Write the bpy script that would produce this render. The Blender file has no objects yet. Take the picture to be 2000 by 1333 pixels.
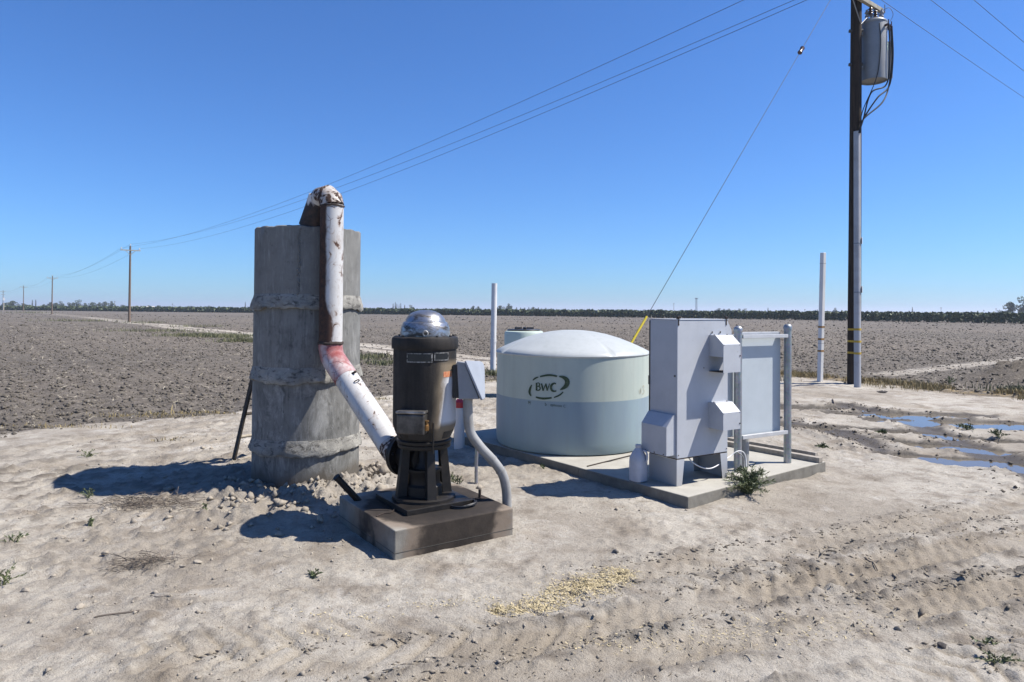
import bpy, math, random
import numpy as np
from mathutils import Matrix, Vector
R = math.radians
PI = math.pi
sc = bpy.context.scene
COL = sc.collection
random.seed(7)
RNG = np.random.default_rng(11)

# ------------------------------------------------------------------ camera
CAM_H = 2.0          # eye height, metres
FPX = 1333.0         # focal length in pixels of the 2000 px wide photograph (24 mm equivalent)
PPY = 590.0          # row of the optical centre (the photograph is a crop)
PITCH = math.atan(16.0 / FPX)
ROLL = 0.0072
cam_d = bpy.data.cameras.new('camera')
cam = bpy.data.objects.new('camera', cam_d)
COL.objects.link(cam)
cam_d.sensor_fit = 'HORIZONTAL'
cam_d.sensor_width = 36.0
cam_d.lens = 36.0 * FPX / 2000.0
cam_d.shift_y = -(666.5 - PPY) / 2000.0
cam_d.clip_start = 0.05
cam_d.clip_end = 20000.0
CAM_M = Matrix.Translation((0, 0, CAM_H)) @ Matrix.Rotation(PI / 2 + PITCH, 4, 'X') @ Matrix.Rotation(ROLL, 4, 'Z')
cam.matrix_world = CAM_M
sc.camera = cam

# ------------------------------------------------------------------ sky, sun, exposure
SUN_EL, SUN_DIR = R(52.0), R(0.5)      # height; direction from +X towards +Y
w = bpy.data.worlds.new('World')
sc.world = w
w.use_nodes = True
wn = w.node_tree
bg = wn.nodes['Background']
sky = wn.nodes.new('ShaderNodeTexSky')
sky.sky_type = 'NISHITA'
sky.sun_disc = False
sky.sun_elevation = SUN_EL
sky.sun_rotation = PI / 2 - SUN_DIR
sky.altitude = 100
sky.air_density = 1.0
sky.dust_density = 0.3
sky.ozone_density = 3.0
tint = wn.nodes.new('ShaderNodeMix')          # colour balance of the whole sky: the photograph's deep blue
tint.data_type = 'RGBA'; tint.blend_type = 'MULTIPLY'; tint.inputs[0].default_value = 1.0
tint.inputs[7].default_value = (0.50, 0.87, 1.40, 1)
wn.links.new(sky.outputs[0], tint.inputs[6])
wn.links.new(tint.outputs[2], bg.inputs[0])
bg.inputs[1].default_value = 0.066
sun_d = bpy.data.lights.new('sun', 'SUN')
sun_d.energy = 5.0
sun_d.angle = R(0.53)
sun_d.color = (1.0, 0.95, 0.87)
sun = bpy.data.objects.new('sun', sun_d)
COL.objects.link(sun)
S = Vector((math.cos(SUN_EL) * math.cos(SUN_DIR), math.cos(SUN_EL) * math.sin(SUN_DIR), math.sin(SUN_EL)))
sun.rotation_euler = S.to_track_quat('Z', 'Y').to_euler()
vs = sc.view_settings
vs.view_transform = 'Standard'
vs.look = 'None'
vs.gamma = 1.0
vs.use_curve_mapping = False
vs.exposure = 0.80
sc.cycles.max_bounces = 8
sc.cycles.diffuse_bounces = 2
sc.cycles.transparent_max_bounces = 12
sc.cycles.volume_bounces = 0

# ------------------------------------------------------------------ places: a sight line of the photograph meets a level or a distance
def ray(px, py):
    d = Vector(((px - 1000.0) / FPX, -(py - PPY) / FPX, -1.0))
    return CAM_M.to_3x3() @ d
def at(px, py, z=0.0):
    d = ray(px, py)
    t = (z - CAM_H) / d.z
    return Vector((d.x * t, d.y * t, z))
def atY(px, py, Y):
    d = ray(px, py)
    t = Y / d.y
    return Vector((d.x * t, Y, CAM_H + d.z * t))

# ------------------------------------------------------------------ material helpers
class NT:
    def __init__(s, m):
        m.use_nodes = True
        s.t = m.node_tree
        s.t.nodes.clear()
        s.out = s.t.nodes.new('ShaderNodeOutputMaterial')
    def node(s, ty, ins=None, **at_):
        n = s.t.nodes.new(ty)
        for k, v in at_.items():
            setattr(n, k, v)
        for k, v in (ins or {}).items():
            s.put(n.inputs[k], v)
        return n
    def put(s, sock, v):
        if isinstance(v, bpy.types.NodeSocket):
            s.t.links.new(v, sock)
        elif isinstance(v, (tuple, list)) and len(v) == 3 and sock.type == 'RGBA':
            sock.default_value = (*v, 1)
        else:
            sock.default_value = v
    def obj(s):
        return s.node('ShaderNodeTexCoord').outputs['Object']
    def pos(s):
        return s.node('ShaderNodeNewGeometry').outputs['Position']
    def attr(s, name):
        return s.node('ShaderNodeAttribute', attribute_name=name).outputs['Fac']
    def mapping(s, v, sc_=(1, 1, 1), loc=(0, 0, 0), rot=(0, 0, 0)):
        return s.node('ShaderNodeMapping', {'Vector': v, 'Scale': sc_, 'Location': loc, 'Rotation': rot}).outputs[0]
    def noise(s, v, scale, detail=5, rough=0.6, dist=0.0):
        return s.node('ShaderNodeTexNoise', {'Vector': v, 'Scale': scale, 'Detail': detail, 'Roughness': rough, 'Distortion': dist}).outputs[0]
    def voro(s, v, scale, feature='F1', out='Distance', rnd=1.0):
        return s.node('ShaderNodeTexVoronoi', {'Vector': v, 'Scale': scale, 'Randomness': rnd}, feature=feature).outputs[out]
    def mr(s, v, a, b, c=0.0, d=1.0, smooth=False):
        return s.node('ShaderNodeMapRange', {0: v, 1: a, 2: b, 3: c, 4: d}, interpolation_type='SMOOTHSTEP' if smooth else 'LINEAR').outputs[0]
    def ma(s, op, a, b=0.0, c=0.0):
        return s.node('ShaderNodeMath', {0: a, 1: b, 2: c}, operation=op).outputs[0]
    def mul(s, a, b): return s.ma('MULTIPLY', a, b)
    def add(s, a, b): return s.ma('ADD', a, b)
    def sub(s, a, b): return s.ma('SUBTRACT', a, b)
    def mx(s, a, b): return s.ma('MAXIMUM', a, b)
    def sep(s, v): return s.node('ShaderNodeSeparateXYZ', {0: v}).outputs
    def comb(s, x, y, z): return s.node('ShaderNodeCombineXYZ', {0: x, 1: y, 2: z}).outputs[0]
    def mix(s, f, a, b, blend='MIX'):
        n = s.t.nodes.new('ShaderNodeMix')
        n.data_type = 'RGBA'
        n.blend_type = blend
        s.put(n.inputs[0], f); s.put(n.inputs[6], a); s.put(n.inputs[7], b)
        return n.outputs[2]
    def bump(s, h, strength=0.5, dist=0.01, prev=None):
        n = s.node('ShaderNodeBump', {'Height': h, 'Strength': strength, 'Distance': dist})
        if prev is not None: s.put(n.inputs['Normal'], prev)
        return n.outputs[0]
    def done(s, col, rough=0.6, metal=0.0, normal=None, spec=0.5, k=0.86, **kw):
        col = s.mix(1.0, col, (k, k, k), 'MULTIPLY')      # one common reflectance scale for the exposure
        ins = {'Base Color': col, 'Roughness': rough, 'Metallic': metal, 'Specular IOR Level': spec}
        ins.update(kw)
        p = s.node('ShaderNodeBsdfPrincipled', ins)
        if normal is not None: s.put(p.inputs['Normal'], normal)
        s.t.links.new(p.outputs[0], s.out.inputs[0])
        return p
MATS = {}
def mat(name):
    m = bpy.data.materials.new(name)
    MATS[name] = m
    return m, NT(m)
def simple(name, col, rough=0.6, metal=0.0, var=0.18, scale=8.0, bump=0.15, bd=0.004, col2=None, spec=0.5, lo=0.35, hi=0.7):
    m, t = mat(name)
    o = t.obj()
    n = t.noise(o, scale, 6, 0.65)
    if col2 is None: col2 = tuple(c * (1 - 2 * var) for c in col)
    c = t.mix(t.mr(n, lo, hi), col, col2)
    n2 = t.noise(o, scale * 9, 3, 0.6)
    t.done(c, rough, metal, t.bump(n2, bump, bd), spec)
    return m

# ------------------------------------------------------------------ mesh helpers
class MB:
    def __init__(s):
        s.v, s.f = [], []
    def addv(s, vs, fs):
        b = len(s.v)
        s.v += [Vector(p) for p in vs]
        s.f += [[i + b for i in f] for f in fs]
        return s
    def box(s, o, ax, ay, az, x0, x1, y0, y1, z0, z1):
        o, ax, ay, az = Vector(o), Vector(ax), Vector(ay), Vector(az)
        vs = [o + ax * x + ay * y + az * z for z in (z0, z1) for y in (y0, y1) for x in (x0, x1)]
        return s.addv(vs, [[0, 2, 3, 1], [4, 5, 7, 6], [0, 1, 5, 4], [2, 6, 7, 3], [0, 4, 6, 2], [1, 3, 7, 5]])
    def prism(s, poly, d):               # polygon of 3-D points, extruded by vector d
        n = len(poly)
        a = [Vector(p) for p in poly]
        d = Vector(d)
        fs = [list(range(n))[::-1], list(range(n, 2 * n))]
        for i in range(n):
            j = (i + 1) % n
            fs.append([i, j, n + j, n + i])
        return s.addv(a + [p + d for p in a], fs)
    def tube(s, path, r, n=12, cap=True, close=False):
        P = [Vector(p) for p in path]
        m = len(P)
        rs = r if isinstance(r, (list, tuple)) else [r] * m
        t0 = (P[1] - P[0]).normalized()
        up = Vector((0, 0, 1)) if abs(t0.z) < 0.9 else Vector((1, 0, 0))
        nrm = t0.cross(up).normalized()
        vs = []
        for i in range(m):
            if close: t = (P[(i + 1) % m] - P[i - 1]).normalized()
            else: t = (P[min(i + 1, m - 1)] - P[max(i - 1, 0)]).normalized()
            nrm = (nrm - t * nrm.dot(t)).normalized()
            b = t.cross(nrm)
            # keep mitre width at sharp bends
            for k in range(n):
                a = 2 * PI * k / n
                vs.append(P[i] + (nrm * math.cos(a) + b * math.sin(a)) * rs[i])
        fs = []
        for i in range(m if close else m - 1):
            i2 = (i + 1) % m
            for k in range(n):
                k2 = (k + 1) % n
                fs.append([i * n + k, i * n + k2, i2 * n + k2, i2 * n + k])
        if cap and not close:
            fs.append(list(range(n))[::-1])
            fs.append([(m - 1) * n + k for k in range(n)])
        return s.addv(vs, fs)
    def lathe(s, prof, n=32, c=(0, 0, 0), jit=None, cap=True):   # prof: (radius, z) from bottom to top
        c = Vector(c)
        vs, fs = [], []
        m = len(prof)
        for i, (r, z) in enumerate(prof):
            for k in range(n):
                a = 2 * PI * k / n
                dr, dz = jit(i, a) if jit else (0, 0)
                vs.append(c + Vector(((r + dr) * math.cos(a), (r + dr) * math.sin(a), z + dz)))
        for i in range(m - 1):
            for k in range(n):
                k2 = (k + 1) % n
                fs.append([i * n + k, i * n + k2, (i + 1) * n + k2, (i + 1) * n + k])
        if cap:
            if prof[0][0] > 1e-4: fs.append(list(range(n))[::-1])
            if prof[-1][0] > 1e-4: fs.append([(m - 1) * n + k for k in range(n)])
        return s.addv(vs, fs)
    def build(s, name, m, parent=None, smooth=None, bevel=0.0, seg=2):
        vs = s.v
        if parent is not None:
            # children live in the frame of their thing (roots are unrotated and unscaled)
            o = parent
            off = Vector((0, 0, 0))
            while o is not None:
                off += Vector(o.location)
                o = o.parent
            vs = [p - off for p in vs]
        me = bpy.data.meshes.new(name)
        me.from_pydata([tuple(p) for p in vs], [], s.f)
        me.materials.append(m)
        import bmesh
        bm = bmesh.new(); bm.from_mesh(me)
        bmesh.ops.recalc_face_normals(bm, faces=bm.faces[:])
        bm.to_mesh(me); bm.free()
        if smooth is not None:
            me.shade_smooth()
            me.set_sharp_from_angle(angle=R(smooth))
        ob = bpy.data.objects.new(name, me)
        COL.objects.link(ob)
        if parent is not None: ob.parent = parent
        if bevel:
            b = ob.modifiers.new('bevel', 'BEVEL')
            b.width = bevel; b.segments = seg; b.limit_method = 'ANGLE'; b.angle_limit = R(35)
            b.harden_normals = False
        return ob
def np_mesh(name, v, faces, m, smooth=False):
    me = bpy.data.meshes.new(name)
    v = np.asarray(v, dtype=np.float32); faces = np.asarray(faces, dtype=np.int32)
    nf, k = faces.shape
    me.vertices.add(len(v)); me.vertices.foreach_set('co', v.ravel())
    me.loops.add(nf * k); me.loops.foreach_set('vertex_index', faces.ravel())
    me.polygons.add(nf)
    me.polygons.foreach_set('loop_start', np.arange(0, nf * k, k, dtype=np.int32))
    me.polygons.foreach_set('loop_total', np.full(nf, k, dtype=np.int32))
    if smooth: me.polygons.foreach_set('use_smooth', np.ones(nf, dtype=bool))
    me.update(calc_edges=True)
    me.materials.append(m)
    ob = bpy.data.objects.new(name, me)
    COL.objects.link(ob)
    return ob
def smooth_path(pts, k=6):
    P = [Vector(p) for p in pts]
    P = [P[0] * 2 - P[1]] + P + [P[-1] * 2 - P[-2]]
    out = []
    for i in range(1, len(P) - 2):
        for j in range(k):
            t = j / k
            a, b, c, d = P[i - 1], P[i], P[i + 1], P[i + 2]
            out.append(0.5 * ((2 * b) + (c - a) * t + (2 * a - 5 * b + 4 * c - d) * t * t + (3 * b - a - 3 * c + d) * t ** 3))
    out.append(P[-2])
    return out
def thing(name, label, cat, loc=(0, 0, 0), group=None):
    o = bpy.data.objects.new(name, None)
    o.empty_display_size = 0.2
    COL.objects.link(o)
    o.location = loc
    o['label'] = label; o['category'] = cat
    if group: o['group'] = group
    return o
def tag(o, label, cat=None, group=None, kind=None):
    o['label'] = label
    if cat: o['category'] = cat
    if group: o['group'] = group
    if kind: o['kind'] = kind
    return o
def copy_tree(o, parent=None):
    c = o.copy(); COL.objects.link(c)
    if parent is not None: c.parent = parent
    for ch in list(o.children): copy_tree(ch, c)
    return c

# ------------------------------------------------------------------ numpy noise
def h2(ix, iy, seed):
    n = (ix.astype(np.int64) * 374761393 + iy.astype(np.int64) * 668265263 + seed * 974711) & 0xffffffff
    n = ((n ^ (n >> 13)) * 1274126177) & 0xffffffff
    return ((n ^ (n >> 16)) & 0xffff) / 65535.0
def vn(x, y, seed=0):
    ix, iy = np.floor(x), np.floor(y)
    fx, fy = x - ix, y - iy
    fx = fx * fx * (3 - 2 * fx); fy = fy * fy * (3 - 2 * fy)
    a, b, c, d = h2(ix, iy, seed), h2(ix + 1, iy, seed), h2(ix, iy + 1, seed), h2(ix + 1, iy + 1, seed)
    return a + (b - a) * fx + (c - a) * fy + (a - b - c + d) * fx * fy
def fbm(x, y, oct_=4, seed=0, g=0.5):
    s, a, t = 0, 1, 0
    for i in range(oct_):
        s = s + a * vn(x * 2 ** i + 13.7 * i, y * 2 ** i - 7.1 * i, seed + i); t += a; a *= g
    return s / t
def worley(x, y, seed=0):
    ix, iy = np.floor(x), np.floor(y)
    best = np.full(x.shape, 9.0)
    val = np.zeros(x.shape)
    for dx in (-1, 0, 1):
        for dy in (-1, 0, 1):
            cx, cy = ix + dx, iy + dy
            px_, py_ = cx + h2(cx, cy, seed), cy + h2(cx, cy, seed + 5)
            d = (px_ - x) ** 2 + (py_ - y) ** 2
            m_ = d < best
            best = np.where(m_, d, best)
            val = np.where(m_, h2(cx, cy, seed + 9), val)
    return np.sqrt(best), val
def sstep(a, b, x):
    t = np.clip((x - a) / (b - a), 0, 1)
    return t * t * (3 - 2 * t)
def poly_dist(x, y, pts):
    """distance to a polyline, arc length along it and signed side"""
    best = np.full(x.shape, 1e9); arc = np.zeros(x.shape); side = np.zeros(x.shape)
    s0 = 0.0
    for (ax, ay), (bx, by) in zip(pts[:-1], pts[1:]):
        dx, dy = bx - ax, by - ay
        L2 = dx * dx + dy * dy; L = math.sqrt(L2)
        t = np.clip(((x - ax) * dx + (y - ay) * dy) / L2, 0, 1)
        d = np.hypot(x - ax - t * dx, y - ay - t * dy)
        m_ = d < best
        best = np.where(m_, d, best); arc = np.where(m_, s0 + t * L, arc)
        side = np.where(m_, np.sign((x - ax) * dy - (y - ay) * dx), side)
        s0 += L
    return best, arc, side
HAZE_D = 0.0003
# ------------------------------------------------------------------ layout of the place
U = Vector((0.79, 0.613, 0)); V = Vector((-0.613, 0.79, 0)); ZZ = Vector((0, 0, 1))   # farm grid: rows of poles and tracks run along V
P0 = Vector((1.785, 6.90, 0))                 # near corner of the long concrete pad
def pad(u, v, z=0.0): return P0 + U * u + V * v + ZZ * z
PUMP = Vector((-0.80, 6.31, 0))
PU = Vector((0.824, 0.567, 0)).normalized(); PV = Vector((-PU.y, PU.x, 0))
STAND = Vector((-2.40, 8.03, 0))
POLE = Vector((9.60, 19.15, 0))

def G(pts): return [tuple(at(a, b).xy) for a, b in pts]
YB = G([(0, 852), (250, 826), (490, 797), (740, 776), (960, 745), (1200, 742), (1550, 738), (1700, 752), (2000, 782)])
YB = [(-60.0, -20.0), (-14, 4.6)] + YB + [(20.0, 11.5), (60.0, -12.0)]
RUTS = [G([(300, 1330), (700, 1290), (1000, 1262), (1150, 1232), (1300, 1188), (1600, 1130), (2000, 1050), (2300, 1000)]),
        G([(700, 1400), (900, 1333), (1300, 1272), (1700, 1205), (2000, 1150), (2300, 1100)]),
        G([(1000, 1150), (1300, 1110), (1600, 1060), (1800, 1020), (2100, 960)]),
        G([(-200, 905), (0, 885), (250, 850), (480, 822), (740, 800), (900, 770)]),
        G([(-200, 960), (0, 925), (250, 885), (440, 855)]),
        G([(1560, 765), (1750, 790), (2000, 815), (2300, 850)])]
WETRUTS = [G([(1640, 790), (1700, 802), (1760, 818), (1850, 852), (1950, 897), (2050, 940), (2300, 1060)]),
           G([(1480, 790), (1560, 795), (1640, 806), (1700, 806), (1780, 808), (1860, 812)]),
           G([(1500, 822), (1580, 833), (1640, 845), (1690, 860), (1730, 882)]),
           G([(1850, 812), (1900, 820), (1960, 830), (2050, 842)])]
# puddles: centre pixel, half length along the rut, half width, water level
PUDDLES = [((1592, 797), 1.1, 0.24, 0.12), ((1650, 807), 0.6, 0.15, 0.25), ((1575, 834), 1.0, 0.19, 0.3), ((1785, 810), 1.5, 0.38, 0.12), ((1945, 829), 2.0, 0.50, 0.42), ((1845, 850), 1.5, 0.20, 1.0), ((1905, 876), 1.3, 0.21, 1.0), ((1975, 908), 1.3, 0.30, 1.05)]
def road_masks(x, y):
    """field, track and verge amounts at ground points"""
    xs = np.array([p[0] for p in YB]); ys = np.array([p[1] for p in YB])
    yb = np.interp(x, xs, ys)
    wob = (fbm(x * 0.7, y * 0.7, 3, 40) - 0.5) * 1.6
    fd = sstep(-0.5, 0.6, y - yb + wob)
    # the track along the pole line and the small one along the branch line
    off = (x - POLE.x) * U.x + (y - POLE.y) * U.y
    along = (x - POLE.x) * V.x + (y - POLE.y) * V.y
    tr = 1 - sstep(1.2, 2.2, np.abs(off + 3.6 + (fbm(along * 0.08, along * 0 + 3.3, 2, 3) - .5) * 2) + wob * 0.5)
    crown = 1 - sstep(0.1, 0.5, np.abs(off + 3.6) + wob * 0.3)
    tr = tr * (1 - 0.45 * crown)
    al2 = (x - 11.3) * U.x + (y - 21.5) * U.y
    of2 = (x - 11.3) * V.x + (y - 21.5) * V.y
    tr2 = (1 - sstep(0.3, 0.9, np.abs(of2) + wob * 0.3)) * sstep(-1, 1, al2) * (1 - sstep(25, 60, al2))
    tr = np.maximum(tr, 0.8 * tr2) * sstep(0, 1, fd + 0.001)
    verge = np.exp(-((y - yb - 0.9 + wob * 0.6) / 0.75) ** 2)
    return fd, tr, verge, off, along, yb
def ground_part(x, y, ruts=True):
    """height and surface masks of the ground at arrays x, y"""
    fd, tr, verge, off, along, yb = road_masks(x, y)
    dist = np.hypot(x, y)
    h = (fbm(x * 0.55, y * 0.55, 3, 1) - 0.5) * 0.07 + (fbm(x * 3, y * 3, 3, 2) - 0.5) * 0.022 + (fbm(x * 11, y * 11, 3, 12) - 0.5) * (0.014 + 0.03 * sstep(0.45, 0.65, fbm(x * 0.6 + 4, y * 0.6, 3, 14)))
    rough_zone = sstep(0.42, 0.62, fbm(x * 0.5 + 9, y * 0.5, 3, 8)) * 0.8 + sstep(-0.6, -3.2, x) * sstep(9.2, 8.2, y) * sstep(4.3, 5.4, y) * 0.9
    w1, v1 = worley(x * 7, y * 7, 3)
    w2, v2 = worley(x * 17, y * 17, 4)
    clod = np.maximum(0, 0.5 - w1) * v1 + 0.45 * np.maximum(0, 0.5 - w2) * v2
    h = h + clod * 0.075 * (0.12 + rough_zone) * (1 - fd)
    cr_ = rough_zone * (1 - fd) * sstep(0.52, 0.66, fbm(x * 6, y * 6, 4, 190, 0.65)) * sstep(0.5, -1.0, x)
    h = h + 0.02 * cr_
    # heap of loose soil round the concrete standpipe and pump
    ds = np.hypot(x - STAND.x, y - STAND.y)
    ang = np.arctan2(y - STAND.y, x - STAND.x)
    near = np.exp(-((ds - 0.85) / 0.38) ** 2)
    w3, v3 = worley(x * 4.2, y * 4.2, 13)
    rg = 1 - np.abs(2 * fbm(x * 3.3, y * 3.3, 5, 17, 0.62) - 1) * 2.2
    rg2 = 1 - np.abs(2 * fbm(x * 7.7, y * 7.7, 4, 18, 0.62) - 1) * 2.2
    lump = 0.09 * np.clip(rg, 0, 1) + 0.03 * np.clip(rg2, 0, 1) + 0.08 * np.maximum(0, 0.5 - w1) * v1
    heap = near * (0.0 + lump)
    heap = heap * (0.35 + 0.65 * sstep(-2.9, -2.0, ang) * sstep(0.9, 0.2, ang))
    mid = np.exp(-(((x + 1.75) / 0.55) ** 2 + ((y - 7.25) / 0.45) ** 2))
    h = h + heap + mid * (0.0 + lump * 0.9)
    mid2 = np.exp(-(((x + 2.6) / 0.8) ** 2 + ((y - 6.6) / 0.25) ** 2))
    h = h + mid2 * (0.0 + lump * 0.8)
    loose = np.clip(near * 1.2 + mid + mid2, 0, 1)
    # low wind-blown drifts on the right
    h = h + (1 - fd) * sstep(2.0, 4, x) * (fbm(x * 1.6, y * 2.2, 3, 55) - 0.5) * 0.07
    dark = 0.5 * cr_; band = np.zeros(x.shape)
    for i, p in enumerate(RUTS if ruts else ()):
        d, s, side = poly_dist(x, y, p)
        wd = 0.17 if i < 3 else 0.2
        amp = (1.0, 1.0, 0.6, 0.5, 0.5, 0.6)[i]
        brk = sstep(0.25, 0.5, fbm(s * 0.9, s * 0 + i, 2, 20 + i))
        d = d + (fbm(x * 4, y * 4, 2, 70 + i) - .5) * 0.12
        inn = 1 - sstep(wd * 0.75, wd * 1.2, d)
        rim = np.exp(-((d - wd * 1.35) / 0.05) ** 2)
        tread = np.sin(2 * PI * (s / 0.14 + d * side / 0.16)) * inn
        crumb = np.minimum(rim * (0.3 + 2.2 * np.maximum(0, 0.55 - w2) * v2 + 1.2 * np.maximum(0, 0.5 - w1)), 0.62)
        h = h + amp * brk * (-0.018 * inn + 0.006 * tread + 0.060 * crumb * (0.4 + 0.6 * vn(s * 6, s * 0, 90 + i)))
        dark = np.maximum(dark, amp * brk * (0.95 * rim * sstep(0.3, 0.55, fbm(x * 5, y * 5, 3, 130 + i)) + 0.15 * inn) * (0.5 + 0.5 * vn(x * 12, y * 12, 30 + i)))
        band = np.maximum(band, amp * (0.35 + 0.65 * brk) * (1 - sstep(wd * 0.7, wd * 1.15, d)))
        d2 = np.abs(d * side - wd * 3.1) + (fbm(x * 3, y * 3, 2, 150 + i) - .5) * 0.1
        r2 = np.exp(-(d2 / 0.06) ** 2) * sstep(0.4, 0.6, fbm(x * 2.2, y * 2.2, 3, 140 + i)) * (i < 3)
        h = h + r2 * 0.03 * (0.3 + 2 * np.maximum(0, 0.55 - w2) * v2 + np.maximum(0, 0.5 - w1))
        dark = np.maximum(dark, 0.7 * r2 * vn(x * 10, y * 10, 160 + i))
    # tread marks of a tractor on the left and lower right
    for (cx, cy, ax_, ay_, ln, wd) in ((-0.3, 4.25, 0.97, 0.24, 1.5, 0.28), (-1.55, 4.1, 0.97, 0.2, 0.9, 0.25), (2.9, 4.0, 0.9, 0.43, 0.9, 0.3), (2.3, 5.3, 0.95, 0.3, 1.3, 0.25)):
        a_ = (x - cx) * ax_ + (y - cy) * ay_; b_ = -(x - cx) * ay_ + (y - cy) * ax_
        m_ = np.exp(-(a_ / ln) ** 4 - (b_ / wd) ** 4) * sstep(0.3, 0.5, fbm(x * 2, y * 2, 2, 66))
        ch = sstep(0.35, 0.8, np.sin(2 * PI * (a_ / 0.2 + np.abs(b_) / 0.26)))
        h = h - m_ * 0.022 * ch
        band = np.maximum(band, 0.8 * m_ * ch)
    wet = np.zeros(x.shape); pm = np.zeros(x.shape)
    for i, p in enumerate(WETRUTS if ruts else ()):
        d, s, side = poly_dist(x, y, p)
        d = np.abs(d + (fbm(x * 2.5, y * 2.5, 3, 80 + i) - .5) * 0.3)
        h = h - 0.055 * np.exp(-(d / 0.2) ** 2) * (1, .5, .5, .4)[i] + 0.04 * np.exp(-((d - 0.42) / 0.13) ** 2) * (0.3 + 1.6 * np.maximum(0, .6 - w3) + 2 * np.maximum(0, .5 - w1) * v1) * (1, .5, .9, .4)[i]
        wet = np.maximum(wet, (1, .8, .9, .8)[i] * np.exp(-(d / (0.42, .36, .34, .3)[i]) ** 2))
    for (pp, la, lb, rot) in (PUDDLES if ruts else ()):
        c = at(*pp)
        ca, sa = math.cos(-rot * 0.55), math.sin(-rot * 0.55)
        a_ = (x - c.x) * ca + (y - c.y) * sa; b_ = -(x - c.x) * sa + (y - c.y) * ca
        q = np.sqrt((a_ / la) ** 2 + (b_ / lb) ** 2) + (fbm(x * 4, y * 4, 3, 85) - .5) * 0.55
        m_ = 1 - sstep(0.8, 1.25, q)
        pm = np.maximum(pm, m_)
        h = h * (1 - m_) + m_ * (-0.085 + (fbm(x * 5, y * 5, 2, 86) - .5) * 0.03)
        wet = np.maximum(wet, np.exp(-np.maximum(0, q - 0.9) ** 2 / 0.12))
    h = np.where(pm < 0.3, np.maximum(h, -0.036), h)
    # damp patches round the stand, the pump and behind it
    damp = 0.9 * np.exp(-((ds - 0.6) / 0.2) ** 2) + 0.8 * np.exp(-(((x + 1.65) / .35) ** 2 + ((y - 8.0) / .5) ** 2))
    wet = np.maximum(wet, np.clip(damp, 0, 1) * sstep(0.3, 0.6, fbm(x * 3, y * 3, 3, 91)) * 0.8)
    # ploughed field: clods, coarser with distance
    wf, vf = worley(x * 4.5, y * 4.5, 23)
    wg, vg = worley(x * 9.5, y * 9.5, 24)
    wh, vh = worley(x * 1.7, y * 1.7, 25)
    fh = 0.07 * np.maximum(0, 0.6 - wf) * vf * vh + 0.075 * np.maximum(0, 0.55 - wg) * vg + 0.05 * np.maximum(0, 0.6 - wh) * vh + 0.10 * (fbm(x * 6, y * 6, 4, 33, 0.6) - 0.5)
    fh = fh + 0.04 * (fbm(x * 1.2, y * 1.2, 3, 31) - .5)
    furrow = 0.02 * np.sin(2 * PI * off / 0.95)
    fade = 1.0 + 0.3 * sstep(20, 90, dist)
    fm = fd * (1 - 0.72 * tr)
    h = h * (1 - 0.7 * fm) + (fh * fade * 0.75 + furrow - 0.01) * fm * (0.35 + 0.65 * sstep(0.4, 2.6, y - yb))
    h = h + 0.05 * verge * sstep(6.0, 8.5, x) * (0.4 + w1)
    # spoil bank at the right edge of the field
    bk = np.exp(-(((x - 14.6) / 1.1) ** 2 + ((y - 19.6) / 1.1) ** 2))
    h = h + bk * (0.5 + 0.5 * np.maximum(0, .6 - w3))
    fm = np.maximum(fm, bk)
    # flat under the pads
    pu_ = (x - P0.x) * U.x + (y - P0.y) * U.y; pv_ = (x - P0.x) * V.x + (y - P0.y) * V.y
    inside = sstep(0.0, 0.08, pu_) * sstep(2.7, 2.62, pu_) * sstep(0.0, 0.08, pv_) * sstep(4.5, 4.3, pv_)
    qu = (x - PUMP.x) * PU.x + (y - PUMP.y) * PU.y; qv = (x - PUMP.x) * PV.x + (y - PUMP.y) * PV.y
    inside2 = sstep(0.68, 0.52, np.abs(qu)) * sstep(0.72, 0.56, np.abs(qv))
    ins = np.maximum(inside, inside2)
    ring = sstep(-0.45, -0.08, pu_) * sstep(3.1, 2.8, pu_) * sstep(-0.45, -0.08, pv_) * sstep(4.9, 4.5, pv_) * (1 - fd)
    h = h + ring * (0.018 + 0.05 * np.clip(fbm(x * 3.5, y * 3.5, 4, 171) - 0.42, 0, 1))
    h = h * (1 - ins) + np.minimum(h, -0.01) * ins
    inst = sstep(0.6, 0.5, ds)
    h = h * (1 - inst) - 0.05 * inst
    h = h * (1 - sstep(250, 500, dist))
    return h, {'field': fm, 'wet': wet, 'dark': dark, 'band': band, 'track': tr, 'verge': verge * sstep(5.5, 8, x), 'loose': loose}
def ground(x, y):
    near = (y < 19.5) & (x > -11) & (x < 19) & (y > 2.5)
    h = np.zeros(x.shape); masks = {}
    for sel, ruts in ((near, True), (~near, False)):
        if not sel.any(): continue
        hh, mm = ground_part(x[sel], y[sel], ruts)
        h[sel] = hh
        for k, a in mm.items(): masks.setdefault(k, np.zeros(x.shape))[sel] = a
    return h, masks
def gz(x, y):
    return float(ground(np.array([float(x)]), np.array([float(y)]))[0][0])

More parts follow.
